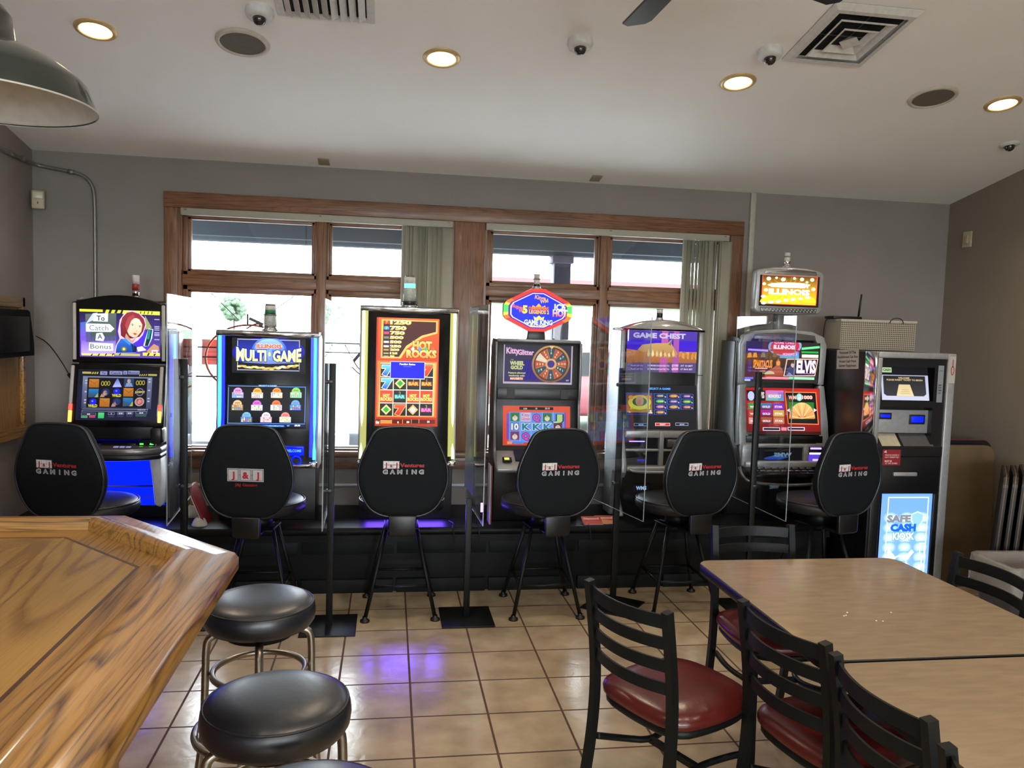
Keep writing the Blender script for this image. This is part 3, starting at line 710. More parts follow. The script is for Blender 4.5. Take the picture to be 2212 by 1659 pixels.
t = thing('switch_plate', (4.197, 5.38, 2.375), 'ivory blank switch plate high on the right wall', 'switch plate')
b = B().mat(M_IVORY); b.box(4.190, 4.2, 5.335, 5.425, 2.375, 2.492, .003); b.out('plate', t)
b = B().mat(M_IVORY); b.box(4.186, 4.192, 5.365, 5.395, 2.405, 2.46, .002); b.out('switch_cover', t)
# oak board with black box on left wall
M_BRD = wood('honey_board', (.34, .19, .075), (.2, .10, .035), 'Z', .45, .1)
t = thing('oak_wall_board', (-2.28, 4.9, .93), 'framed honey-oak board fixed to the left wall', 'wall board')
b = B().mat(M_BRD); b.prism([(4.3, .99), (5.36, .93), (5.36, 1.765), (4.3, 1.765)], 'x', -2.279, -2.262); b.out('panel', t)
b = B().mat(M_BAR_Y); b.box(-2.262, -2.235, 4.3, 5.37, 1.715, 1.775, .004); b.box(-2.262, -2.235, 5.335, 5.37, .93, 1.775, .004); b.prism([(4.3, .92), (5.37, .92), (5.37, .975), (4.3, 1.0)], 'x', -2.262, -2.225); b.out('frame', t)
t = thing('wall_speaker_box', (-2.20, 5.1, 1.41), 'black cloth-covered box mounted on the oak wall board', 'speaker')
b = B().mat(M_FABRIC); b.prism([(4.8, 1.42), (5.335, 1.42), (5.33, 1.50), (5.28, 1.69), (5.25, 1.70), (4.8, 1.70)], 'x', -2.234, -2.17, .004, 1); b.out('box', t)
b = B().mat(M_BLK); b.box(-2.168, -2.162, 4.83, 5.25, 1.45, 1.66, .002); b.out('grille', t)
b = B().mat(M_BLK)
b.tube([(-2.16, 5.33, 1.54), (-2.12, 5.40, 1.50), (-2.06, 5.45, 1.38), (-2.02, 5.47, 1.29)], .0035, 8, smoothpath=2)
b.bar((-2.025, 5.47, 1.30), (-1.975, 5.45, 1.245), .022, .022, up=(0, 1, 0), bev=.004)
b.tube([(-1.975, 5.45, 1.245), (-1.94, 5.42, 1.235), (-1.91, 5.38, 1.25), (-1.884, 5.36, 1.265)], .0035, 8, smoothpath=2)
tag(recenter(b.out('power_cord')), 'thin black cord with inline adapter strung to the leftmost machine', 'cord')

# ------------------------------------------------------------------ vertical blinds
def blinds(xa, xb, s0, s1, zlow, lab):
    t = thing('vertical_blind', ((xa+xb)/2, 5.55, zlow), lab, 'blind', 'vertical blinds')
    b = B().mat(M_BLIND); b.box(xa, xb, 5.535, 5.578, 2.352, 2.396, .003); b.out('headrail', t)
    for q in (xa+.03, (xa+xb)/2, xb-.03):
        c = B().mat(M_SILVD); c.box(q-.008, q+.008, 5.531, 5.536, 2.382, 2.388); c.out('clip', t)
    n = 12
    for i in range(n):
        x = s0+.012+(s1-s0-.03)*i/(n-1)
        ang = R(random.uniform(42, 78)) if i not in (0, n-1) else R(20)
        hw = .044 if i not in (0,) else .03
        c = B().mat(M_BLIND)
        pts = []
        for k in range(7):
            s = -hw+2*hw*k/6; bow = .006*(1-(s/hw)**2)
            pts.append((x+s*math.cos(ang)-bow*math.sin(ang), 5.556+s*math.sin(ang)*.42+bow*math.cos(ang)))
        pts2 = [(p[0]+.0008, p[1]-.0012) for p in pts[::-1]]
        c.prism(pts+pts2, 'z', zlow, 2.351, smooth=True); c.out('slat', t)
    c = B().mat(M_WHITEP); c.tube([(s0-.015, 5.54, 2.35), (s0-.017, 5.54, 1.6), (s0-.015, 5.54, zlow+.35)], .002, 6); c.out('wand', t)
blinds(-1.362, .414, .085, .40, .84, 'vertical vinyl blind drawn to the right of the left window')
blinds(.644, 2.414, 2.085, 2.425, .84, 'vertical vinyl blind drawn to the right of the right window')

# ------------------------------------------------------------------ neon signs hanging in the left window
M_NEON = emis('red_neon_glass', (1, .07, .05), 16); M_NEOND = pbr('amber_neon_tube', (.26, .05, .02), .3)
t = thing('neon_sign', (-.93, 5.55, .95), 'round red neon sign on black rails hanging in the left window', 'neon sign', 'neon signs in the left window')
cx, cz, rr = -.93, 1.42, .225
b = B().mat(M_NEON)
b.tube([(cx+rr*1.25*math.cos(2*PI*i/40), 5.590, cz+rr*math.sin(2*PI*i/40)) for i in range(40)], .0045, 8, closed=True); b.out('lit_tube', t)
b = B().mat(M_NEOND)
b.tube([(cx+rr*1.25*math.cos(2*PI*i/40), 5.568, cz+rr*math.sin(2*PI*i/40)) for i in range(40)], .0065, 8, closed=True)
b.tube([(cx-.02, 5.568, cz+.20), (cx+.05, 5.568, cz+.245), (cx+.10, 5.568, cz+.20)], .005, 8, smoothpath=2)
b.out('neon_ring', t)
b = B().mat(M_NEOND)
for pts in ([(-.20, .02), (-.17, .09), (-.13, .05), (-.12, -.03), (-.15, -.06), (-.19, -.02)], [(-.10, -.08), (-.08, .06), (-.03, .07), (0, -.04)], [(.03, .06), (.1, .09), (.14, 0), (.1, -.08), (.04, -.06)], [(-.18, -.09), (-.1, -.13), (.05, -.14), (.16, -.1)]):
    b.tube([(cx+p[0], 5.55, cz+p[1]) for p in pts], .0045, 8, smoothpath=2)
b.out('neon_script', t)
b = B().mat(M_BLK)
for dz, xa, xb in ((.065, -.33, .3), (.0, -.30, .3), (-.13, -.34, .3)): b.box(cx+xa, cx+xb, 5.562, 5.57, cz+dz, cz+dz+.010)
b.tube([(cx-.01, 5.56, cz+.23), (cx-.01, 5.56, cz+.30)], .006, 6); b.bar((cx, 5.56, cz+.27), (cx+.09, 5.56, cz+.23), .012, .02, up=(0, 0, 1))
b.out('support_rail', t)
b = B().mat(M_BLK); b.tube([(cx-.245, 5.56, 1.85), (cx-.05, 5.56, cz+.24)], .003, 6); b.tube([(cx+.29, 5.56, 1.85), (cx+.06, 5.56, cz+.25)], .003, 6); b.tube([(cx-.24, 5.565, 1.85), (cx-.24, 5.565, 1.76)], .002, 6); b.tube([(cx+.275, 5.565, 1.85), (cx+.275, 5.565, 1.74)], .002, 6); b.tube([(cx+.30, 5.565, 1.85), (cx+.30, 5.565, 1.74)], .002, 6)
b.out('hanging_chain', t)
t = thing('neon_sign', (-.20, 5.56, 1.2), 'dark neon sign frame half hidden behind the yellow-lit machine', 'neon sign', 'neon signs in the left window')
b = B().mat(M_BLK)
for z in (1.535, 1.472): b.box(-.40, .05, 5.562, 5.57, z, z+.008)
b.tube([(-.3, 5.56, 1.53), (-.25, 5.56, 1.44), (-.2, 5.56, 1.53), (-.15, 5.56, 1.47), (-.1, 5.56, 1.53)], .004, 6); b.bar((-.24, 5.555, 1.42), (-.16, 5.555, 1.52), .02, .012, up=(0, 1, 0)); b.out('support_rail', t)
b = B().mat(M_NEOND); b.tube([(-.25, 5.55, 1.38), (-.2, 5.55, 1.33), (-.12, 5.55, 1.30)], .004, 6, smoothpath=2); b.tube([(-.24, 5.55, 1.42), (-.2, 5.55, 1.36), (-.12, 5.55, 1.33)], .004, 6, smoothpath=2); b.out('neon_script', t)
b = B().mat(M_BLK); b.tube([(-.12, 5.565, 1.85), (-.12, 5.565, 1.54)], .0015, 6); b.out('hanging_chain', t)
c = front_canvas(-1.25, -1.00, 1.37, 1.54, 5.642, 5.642, (0, 0, 350, 230)); c.rect(0, 0, 350, 230, '#a8a6a6'); c.up(); c.poly([(0, 50), (90, 5), (350, 5), (350, 80), (0, 80)], '#b08c88'); c.up()
for k in range(3): c.rect(40, 110+k*36, 310, 118+k*36, '#b06a62')
o = c.out('window_notice', M_PRINT, None, .001); tag(recenter(o), 'pale paper notice with a red band taped inside the left window pane', 'notice')
#@@MACHINES@@
# ================================================================== GAMING MACHINES
PZ = .42    # platform top
def candle(par, x, y, z, r, bands, h):
    """signal tower: bands = [(fraction, material)] from the bottom"""
    b = B().mat(M_CHROME); b.lathe([(0, 0), (r*1.5, 0), (r*1.5, .006), (r*1.15, .012), (r*1.1, .02)], (x, y, z), 24); 
    z0 = z+.014; o = b.out('signal_candle', par)
    for fr, m, k in bands:
        c = B().mat(m); c.lathe([(0, 0), (r*k, 0), (r*k, fr*h*.96), (r*k*.96, fr*h), (0, fr*h)], (x, y, z0), 24); c.out('candle_band', o); z0 += fr*h
M_CLEAR = pbr('clear_ribbed_plastic', (.42, .46, .42), .2, var=.2, scale=120)
M_CLRG = emis('lit_teal_band', (.25, .95, .75), 1.1)
M_GRNB = pbr('green_band', (.02, .16, .07), .4); M_REDB = pbr('red_band', (.32, .03, .03), .4); M_WHTB = pbr('white_band', (.60, .58, .54), .45)
LBLUE = emis('blue_light_strip', (.05, .42, 1), 3.2); LBLUED = emis('deep_blue_glow', (.0, .01, .9), 1.5)
LYEL = emis('yellow_light_strip', (.92, .95, .38), 2.2); LYELD = emis('yellow_edge_glow', (.42, .42, .05), .7)
LRED = emis('red_light', (1, .07, .04), 2.2); LORG = emis('orange_light', (1, .55, .10), 1.6)
LGRN = emis('green_light', (.08, 1, .10), 2.5); LPUR = emis('purple_light', (.35, .25, 1), 2.5); LWHT = emis('white_light', (.85, .85, 1), 2.0)
M_UNLIT = pbr('unlit_diffuser', (.46, .44, .43), .45)

# ---- 1 : leftmost machine
X0, X1 = -1.875, -1.345; XC = (X0+X1)/2
t = thing('slot_machine', (XC, 5.2, PZ), 'leftmost gaming machine, black with pale sides, red-haired woman on its top screen', 'gaming machine', 'gaming machines on the black platform')
body = [(5.15, 1.77), (5.185, 1.40), (5.12, 1.02), (5.12, .93), (5.24, .90), (5.24, PZ), (5.43, PZ), (5.43, .95), (5.38, 1.70), (5.30, 1.78)]
b = B().mat(M_BLK); b.prism(body, 'x', X0+.012, X1-.012, .006); b.out('cabinet', t)
for xx in (X0, X1-.012):
    b = B().mat(M_SIDE); b.prism([(5.165, 1.76), (5.20, 1.40), (5.135, 1.0), (5.135, .93), (5.22, .87), (5.20, PZ), (5.44, PZ), (5.44, .95), (5.395, 1.68), (5.33, 1.77), (5.27, 1.79)], 'x', xx, xx+.014, .004)
    so = b.out('side_panel', t)
    s = 1 if xx > XC else -1; xs = xx+.014 if s > 0 else xx
    for k in range(5):
        v = B().mat(M_SILVD); v.box(min(xs, xs+s*.001), max(xs, xs+s*.001), 5.30, 5.35, 1.58+k*.012, 1.584+k*.012); v.out('vent_slot', so)
    v = B().mat(M_BLK); v.box(min(xs, xs+s*.003), max(xs, xs+s*.003), 5.22, 5.24, 1.06, 1.085); v.out('side_lock', so)
arch = [(X0-.004, 1.395)] + [(X0-.004, 1.755)] + [(X0+(X1-X0)*i/16, 1.755+.05*math.sin(PI*i/16)) for i in range(1, 16)] + [(X1+.004, 1.755), (X1+.004, 1.395)]
b = B().mat(M_BLKG); b.prism(arch, 'y', 5.13, 5.16, .005); b.out('upper_bezel', t)
Tl = Matrix.Translation((0, 5.13, 1.385)) @ Matrix.Rotation(R(-10.5), 4, 'X') @ Matrix.Translation((0, -5.13, -1.385))
b = B().mat(M_BLKG); b.box(X0-.004, X1+.004, 5.115, 5.16, 1.01, 1.385, .006, T=Tl); b.out('lower_bezel', t)
for xa in (X0+.002, X1-.024):
    b = B().mat(M_UNLIT); b.box(xa, xa+.020, 5.118, 5.132, 1.412, 1.752, .005); b.out('upper_light_bar', t)
    b = B().mat(M_UNLIT); b.box(xa-.004, xa+.016, 5.103, 5.117, 1.145, 1.375, .005, T=Tl); q = b.out('lower_light_bar', t)
    b = B().mat(LRED); b.box(xa-.004, xa+.016, 5.103, 5.117, 1.105, 1.145, .004, T=Tl); b.out('red_lamp', q)
    b = B().mat(LORG); b.box(xa-.004, xa+.016, 5.103, 5.117, 1.035, 1.105, .004, T=Tl); b.out('amber_lamp', q)
# upper picture
c = front_canvas(-1.835, -1.377, 1.430, 1.715, 5.127, 5.127, (225, 385, 1720, 1285), skew=.045)
c.rect(225, 380, 1725, 1360, '#15152c', '#5a3fa8')
c.up(); c.poly([(240, 640), (420, 620), (420, 1000), (240, 980)], '#3c68b8', '#7a4ad0'); c.poly([(250, 900), (900, 900), (870, 1240), (250, 1250)], '#5a45b0', '#b69cf0'); c.poly([(1230, 1030), (1450, 800), (1500, 1150), (1260, 1150)], '#4a2be0'); c.poly([(1430, 520), (1560, 760), (1440, 800)], '#8f9a5c')
c.poly([(330, 480), (900, 470), (890, 1000), (340, 1010)], '#57625f', '#3c4a46')
c.up(); c.rect(225, 392, 650, 440, '#e8ee35'); 
for k in range(3): x = 690+k*110; c.poly([(x+25, 400), (x+85, 402), (x+60, 475), (x, 473)], '#e8ee35')
c.poly([(1030, 415), (1710, 455), (1710, 525), (1010, 490)], '#dfe84a'); c.rect(260, 1238, 860, 1275, '#e8e060'); c.rect(870, 1245, 1340, 1290, '#a8b060'); c.rect(1390, 1240, 1710, 1300, '#d8d040')
c.up()
for k in range(4): c.line(1345+k*70, 500+k*3, 1360+k*70, 445+k*3, 16, '#14141c')
for k in range(5): c.line(430+k*130, 1275, 460+k*130, 1240, 22, '#201a30')
c.line(1480, 1295, 1510, 1245, 30, '#14141c'); c.line(1600, 1298, 1630, 1250, 30, '#14141c')
c.poly([(470, 470), (560, 460), (480, 600), (340, 660)], '#b9c2d6')
c.up()
for q in ([(490, 480), (750, 475), (745, 635), (470, 620)], [(340, 660), (780, 680), (865, 770), (800, 830), (340, 815)], [(530, 850), (640, 840), (685, 930), (660, 1000), (515, 985)], [(400, 1020), (840, 1050), (840, 1190), (390, 1175)]): c.poly(q, '#e4eaf6')
# woman
def head():
    c.poly([(870, 1235), (890, 1090), (960, 960), (930, 820), (965, 600), (1050, 480), (1190, 430), (1330, 480), (1430, 580), (1455, 720), (1390, 900), (1300, 1000), (1200, 1060), (1260, 1235)], '#d9b8f0')
    c.up(); c.poly([(985, 900), (975, 700), (1010, 560), (1100, 465), (1200, 450), (1320, 490), (1410, 590), (1440, 700), (1400, 830), (1330, 930), (1200, 960), (1060, 960)], '#8c3038', '#6a1c24')
    c.poly([(885, 1230), (910, 1080), (985, 960), (1080, 970), (1240, 1090), (1250, 1230)], '#2c66c8', '#123a86'); c.poly([(1170, 1060), (1280, 1120), (1260, 1230), (1210, 1230)], '#15151f')
    c.up(); c.poly([(1080, 860), (1180, 1000), (1270, 950), (1200, 1050), (1120, 990), (1060, 940)], '#b58d78')
    c.poly([(1095, 800), (1130, 700), (1190, 590), (1270, 570), (1360, 600), (1385, 700), (1365, 830), (1280, 935), (1220, 945), (1140, 900)], '#ecd6bc', '#d9b494')
    c.poly([(1000, 960), (1090, 965), (1170, 1050), (1150, 1090)], '#3f83e0')
    c.up(); c.poly([(1100, 830), (1060, 700), (1120, 560), (1220, 500), (1250, 560), (1180, 620), (1140, 720)], '#a04044'); c.poly([(1250, 560), (1340, 540), (1400, 620), (1420, 740), (1390, 820), (1380, 690), (1330, 600)], '#8a2c34')
    c.disc(1200, 714, 32, 13, '#f4ece0'); c.disc(1335, 745, 26, 12, '#f4ece0'); c.poly([(1160, 690), (1200, 680), (1240, 700), (1200, 694)], '#4a2a22'); c.poly([(1300, 722), (1340, 716), (1370, 735), (1335, 730)], '#4a2a22')
    c.poly([(1205, 868), (1240, 852), (1290, 872), (1250, 900)], '#a8544c'); c.poly([(1255, 820), (1290, 800), (1285, 835)], '#c79a7c')
    c.disc(1040, 1158, 52, 48, '#6e6a2c'); c.up(); c.disc(1203, 714, 11, 11, '#2c3a34'); c.disc(1337, 745, 10, 10, '#2c3a34'); c.disc(1040, 1158, 24, 24, '#e8e470')
head()
c.poly([(1430, 1120), (1400, 1100), (1500, 770), (1590, 790), (1570, 960), (1500, 1110)], '#b9c8d8'); c.poly([(1470, 1200), (1600, 1070), (1690, 1120), (1700, 1220), (1480, 1240)], '#b8866a'); c.poly([(1280, 1130), (1380, 1110), (1460, 1190), (1300, 1215)], '#dfe4ff')
c.up(); c.poly([(1430, 1110), (1500, 790), (1570, 800), (1540, 980), (1490, 1110)], '#123034'); c.poly([(1470, 980), (1515, 800), (1545, 810), (1510, 980)], '#1f9c9a'); c.rect(1560, 1190, 1670, 1260, '#f2f2ff')
for k, yy in enumerate((600, 735, 765, 800, 850, 880, 905, 985)): c.rect(1610, yy, 1705, yy+14, '#a8b2c8')
c.up(); c.text('84', 1615, 1250, 42, '#d01020', bold=.05); c.text('To', 615, 610, 95, '#23262c'); c.text('Catch', 580, 795, 100, '#5c6a7c', w=350, bold=0); c.text('A', 600, 955, 90, '#3c4a5c'); c.text('Bonus', 615, 1145, 95, '#33405a', w=385, bold=0)
c.out('upper_screen', M_SCREEN_HI, t)
# lower picture (reels)
zb_, zt_ = 1.048, 1.352
def tilt(p): return Tl @ Vector(p)
p0 = tilt((0, 5.111, zb_)); p1 = tilt((0, 5.111, zt_))
c = front_canvas(-1.835, -1.380, p0.z, p1.z, p0.y, p1.y, (95, 100, 1005, 650), skew=.035)
c.rect(90, 90, 1010, 690, '#141424', '#1c1c38'); c.up(); c.poly([(110, 300), (180, 250), (180, 640), (110, 640)], '#1e1e4a', '#101028')
for x in (110,): c.rect(140, 130, 240, 152, '#b8b04c')
for k in range(3): c.poly([(256+k*26, 134), (270+k*26, 134), (262+k*26, 156), (246+k*26, 156)], '#c8c040')
for k in range(4): c.poly([(790+k*24, 168), (802+k*24, 168), (794+k*24, 186), (782+k*24, 186)], '#c8c040')
c.rect(885, 168, 985, 188, '#b8b04c')
for a_, b_ in ((340, 420), (445, 590), (600, 645), (655, 785)): c.rect(a_, 128, b_, 168, '#8c92c4')
c.rect(150, 190, 935, 540, '#7c82a4', '#3c4468'); c.up(); c.rect(205, 205, 880, 530, '#0c0c14')
c.text('To', 380, 162, 26, '#3a3a66', bold=.03); c.text('Catch', 515, 162, 26, '#3a3a66', w=110); c.text('A', 622, 162, 24, '#3a3a66'); c.text('Bonus', 720, 162, 26, '#3a3a66', w=110)
for k, yy in enumerate((218, 248, 340, 430, 460)):
    for xx in (178, 892): c.rect(xx, yy, xx+24, yy+14, '#b8bcd8')
sym = [['env', 'gold', 'A', 'man', 'gold'], ['gun', 'cop', 'wild', 'env', 'jack'], ['wild', 'env', 'cop', 'gun', 'ruby']]
c.up()
for r_ in range(3):
    for q in range(5):
        x = 222+q*131; y = 212+r_*106; w_ = 112; h_ = 92; s_ = sym[r_][q]
        if s_ == 'env': c.rect(x, y, x+w_, y+h_, '#c98230', '#a86420'); c.line(x, y+10, x+w_*.6, y+h_*.55, 5, '#7c4812'); c.line(x+w_, y+10, x+w_*.5, y+h_*.6, 5, '#7c4812')
        elif s_ == 'gold':
            for i in range(3): c.ring(x+22+i*34, y+50, 18, 26, 8, '#b8a83c', 14); 
        elif s_ == 'A': c.poly([(x+50, y), (x+62, y), (x+108, y+h_), (x+4, y+h_)], '#5064d8', '#b8c4ff')
        elif s_ == 'man': c.rect(x, y, x+w_, y+h_, '#28406c'); c.disc(x+56, y+28, 20, 24, '#c8a890'); c.poly([(x+10, y+h_), (x+30, y+50), (x+84, y+50), (x+104, y+h_)], '#8aa0d8')
        elif s_ == 'gun': c.rect(x, y, x+w_, y+h_, '#2a7fc0', '#1c4870'); c.poly([(x+70, y+h_), (x+w_, y+40), (x+w_, y+h_)], '#d8cc50'); c.poly([(x, y+30), (x+50, y+60), (x+40, y+h_), (x, y+h_)], '#4c5468')
        elif s_ == 'cop': c.disc(x+62, y+40, 44, 40, '#22306c'); c.disc(x+56, y+50, 24, 28, '#c89c88'); c.rect(x+30, y+38, x+84, y+48, '#14141c'); c.poly([(x, y+h_), (x+20, y+50), (x+44, y+60), (x+50, y+h_)], '#b88c80')
        elif s_ == 'wild': c.disc(x+56, y+34, 40, 34, '#1a22e8'); c.disc(x+50, y+28, 10, 8, '#a0b0ff'); c.text('WILD', x+56, y+h_, 30, '#d8d040', w=100, bold=.05)
        elif s_ == 'jack': c.ring(x+56, y+46, 44, 44, 12, '#6c6c90'); c.text('JACKPOT', x+56, y+56, 22, '#d8c848', w=110, bold=.05)
        elif s_ == 'ruby': c.disc(x+56, y+46, 54, 48, '#b0a8a8'); c.disc(x+56, y+46, 42, 38, '#c01820'); c.disc(x+56, y+46, 16, 22, '#f4c8c8')
c.frame(160, 545, 900, 570, 4, '#a8acc8'); c.text('GAME OVER', 830, 565, 13, '#c8cce0', w=90)
for a_, b_, s_ in ((155, 320, '0.00'), (455, 530, '0'), (560, 635, '$0.00'), (660, 735, '$0.00'), (765, 895, '$0.00')): c.frame(a_, 578, b_, 604, 4, '#8c90b0'); c.text(s_, (a_+b_)/2, 599, 14, '#d8dcf0', bold=.04)
c.rect(345, 578, 412, 640, '#5cd890', '#2cc060'); c.rect(155, 608, 228, 632, '#4c9c70'); c.rect(245, 608, 315, 632, '#b04858')
for a_ in (455, 560, 660): c.rect(a_, 610, a_+72, 632, '#2c3458')
c.rect(765, 610, 890, 632, '#2c5c48')
c.out('lower_screen', M_SCREEN, t)
# deck
b = B().mat(M_SILVD); dp = [(X0+.01, 5.14), (X0+.01, 4.99), (X0+.05, 4.94), (XC-.1, 4.90), (XC+.1, 4.90), (X1-.05, 4.94), (X1+.01, 4.99), (X1+.01, 5.14)]
b.prism(dp, 'z', .865, .905, .012); b.out('button_deck', t)
b = B().mat(M_BLK); b.prism([(x, y-.012) for x, y in dp], 'z', .835, .868, .012); b.out('deck_bumper', t)
b = B().mat(M_BLKG); b.box(-1.70, -1.50, 5.06, 5.125, .903, .915, .003); b.box(-1.485, -1.385, 5.045, 5.11, .903, .932, .006); b.out('ticket_slot', t)
for xx in (-1.462, -1.405): b = B().mat(LGRN); b.box(xx-.010, xx+.010, 5.040, 5.046, .912, .920); b.out('green_lamp', t)
for k in range(3): b = B().mat(emis('pale_violet_button', (.35, .35, .8), .6)); b.box(-1.60+k*.035, -1.575+k*.035, 4.97, 4.995, .903, .910, .002); b.out('play_button', t)
b = B().mat(M_BLK); b.box(-1.412, -1.342, 5.03, 5.14, .915, 1.015, .014); b.out('player_card_box', t)
b = B().mat(M_WHITEP); b.box(-1.343, -1.333, 5.06, 5.12, .925, 1.005, .003); b.out('card_box_plate', t)
b = B().mat(LBLUED); b.box(-1.83, -1.38, 5.232, 5.24, .50, .83); b.out('blue_lit_belly', t)
b = B().mat(M_CHROME); b.box(-1.83, -1.38, 5.225, 5.236, .62, .628); b.box(-1.83, -1.38, 5.225, 5.236, .55, .556); b.out('belly_trim', t)
for s in (-1, 1):
    xo = XC+s*.245; xi = XC+s*.175
    b = B().mat(M_WHITEP); b.prism([(xo, .835), (xi, .835), (xi+s*.02, .70), (xi+s*.035, .535), (xo-s*.0, .52), (xo+s*.005, .7)], 'y', 5.08, 5.22, .01); b.out('deck_leg', t)
candle(t, -1.556, 5.26, 1.785, .021, [(.30, M_CHROME, 1), (.30, M_REDB, 1), (.40, M_WHTB, 1)], .135)
lamp('belly_glow', 'AREA', (XC, 5.19, .60), 2.2, (.05, .08, 1), (R(-90), 0, 0), .4, .2).data.cycles.is_caustics_light = False

# ---- 2 and 3 : slim cabinets with light strips
def strip_machine(x0, x1, z0, z1, hot, dim, lab, side):
    t = thing('slot_machine', ((x0+x1)/2, 5.2, PZ), lab, 'gaming machine', 'gaming machines on the black platform')
    y_t, y_m, y_b = 5.13, 5.135, 5.07
    zm = z0+(z1-z0)*.42
    b = B().mat(M_BLKG); b.prism([(y_t, z1-.02), (y_m, zm), (y_b+.02, z0+.09), (y_b, z0+.035), (5.20, z0), (5.40, z0), (5.38, z1-.05), (5.30, z1-.02)], 'x', x0+.03, x1-.03, .004); b.out('cabinet', t)
    b = B().mat(M_BLK); b.box(x0+.012, x1-.012, 5.16, 5.42, PZ, z0+.01, .004); b.out('lower_cabinet', t)
    for s, xx in ((-1, x0), (1, x1)):
        xa, xb = (xx, xx+.05) if s < 0 else (xx-.05, xx)
        side_prof = [(y_t-.005, z1-.02), (y_m-.005, zm), (y_b+.01, z0+.09), (y_b-.012, z0+.03), (5.20, z0), (5.40, z0), (5.385, z1-.05), (5.30, z1-.015)]
        p = B().mat(M_SIDE if s > 0 else M_SILVD); q0, q1 = (xa, xa+.012) if s < 0 else (xb-.012, xb); p.prism(side_prof, 'x', q0, q1, .003); p.out('side_panel', t)
        e = B().mat(dim); e.prism([(y_t-.008, z1-.03), (y_m-.008, zm), (y_b+.008, z0+.09), (y_b+.03, z0+.085), (y_m+.02, zm), (y_t+.02, z1-.03)], 'x', xa+.010 if s < 0 else xa, xb if s < 0 else xb-.010); e.out('glow_edge', t)
        path = [(xa+.022 if s < 0 else xb-.022, y_t-.014, z1-.035), (xa+.022 if s < 0 else xb-.022, y_m-.012, zm), (xa+.020 if s < 0 else xb-.020, y_b+.040, z0+.20), (xa+.018 if s < 0 else xb-.018, y_b, z0+.075)]
        l = B().mat(hot); l.tube(path, .0095, 10, smoothpath=2); l.out('light_strip', t)
        k = B().mat(M_CHROME); k.box(xa, xb, y_b-.02, y_b+.04, z0+.025, z0+.065, .008); k.out('chrome_foot_cap', t)
    b = B().mat(M_CHROME); b.prism([(y_t-.022, z1-.035), (y_t-.026, z1-.01), (y_t-.01, z1), (5.30, z1), (5.32, z1-.02), (y_t, z1-.035)], 'x', x0, x1, .003); b.out('top_trim', t)
    b = B().mat(M_CHROME); b.tube([(x0+.03, y_b-.02, z0+.045), ((x0+x1)/2, y_b-.035, z0+.03), (x1-.03, y_b-.02, z0+.045)], .011, 10, smoothpath=2); b.out('deck_trim', t)
    return t
t2 = strip_machine(-1.05, -.435, .745, 1.615, LBLUE, LBLUED, 'gaming machine edged with glowing blue light strips, second from left', -1)
c = front_canvas(-.958, -.518, 1.352, 1.570, 5.1285, 5.1275, (230, 215, 1420, 760), skew=.03)
c.rect(200, 200, 1450, 800, '#08080c'); c.up(); c.disc(820, 450, 590, 240, '#0a10c0', '#05054a', 40); c.up(); 
c.rect(310, 250, 1325, 600, '#0a1460', '#1c38d8'); c.rect(330, 600, 1310, 720, '#05051c'); c.up(); c.frame(312, 250, 1325, 735, 12, '#a8a8b8')
c.disc(825, 430, 285, 215, '#5a8ae0', '#2a50c8', 36, 0, 180); c.up(); c.disc(825, 430, 250, 190, '#9cc4f4', '#4c78e0', 36, 0, 180)
c.rect(540, 430, 1110, 590, '#1c34d0', '#0c1890'); c.poly([(700, 590), (760, 430), (860, 400), (900, 480), (890, 590)], '#7ca0e0')
c.up(); c.poly([(380, 600), (825, 570), (1280, 620), (825, 630)], '#6c80c8')
for k in range(26):
    x = 350+(k*37) % 950; d = abs(x-830)/500; y = 705-45*d+random.uniform(-12, 10); c.disc(x, y, 42, 16, random.choice(['#d8c060', '#e8d888', '#b89438', '#f0e4a8']))
c.up(); c.disc(832, 480, 20, 34, '#d8d860')
c.text('ILLINOIS', 825, 385, 62, '#d8582c', w=400, bold=.05, out='#f0e8e0', ob=.10)
def wp(u): return 1+.28*abs(u)**1.5
c.up(); c.text('MULTI', 540, 575, 165, '#d8f0c8', w=470, bold=.045, col2='#e8ec90', out='#101848', ob=.09, warp=lambda u: 1+.25*max(0, -u)**1.3)
c.text('GAME', 1120, 590, 165, '#d8f0c8', w=450, bold=.045, col2='#e8ec90', out='#101848', ob=.09, warp=lambda u: 1+.25*max(0, u)**1.3)
c.out('marquee_screen', M_SCREEN_HI, t2)
c = front_canvas(-.985, -.508, 1.010, 1.280, 5.098, 5.125, (225, 910, 1400, 1545), skew=.022)
c.rect(220, 900, 1410, 1600, '#06060a'); c.up(); c.frame(240, 940, 1388, 1488, 9, '#5c90e0'); c.rect(680, 922, 960, 948, '#2c58c0')
c.up(); c.text('SELECT A GAME', 820, 945, 20, '#9cd0ff', w=260, bold=.03)
pal = [('#c88cc8', '#8c9ce0'), ('#e0a040', '#f0c8c8'), ('#e08838', '#f0c8c0'), ('#7cc860', '#9ce0b0'), ('#c8b080', '#907050'), ('#c060c8', '#c0c8f0'), ('#e07040', '#c8ccd8'), ('#50a0e0', '#3060c8'), ('#58b0f0', '#5060a0'), ('#d8d8d8', '#c8a0d0'), ('#e08080', '#f0e0d0')]
pos = [(382, 1045), (668, 1050), (955, 1050), (1242, 1050), (380, 1225), (666, 1230), (952, 1232), (1238, 1232), (517, 1400), (806, 1405), (1090, 1408)]
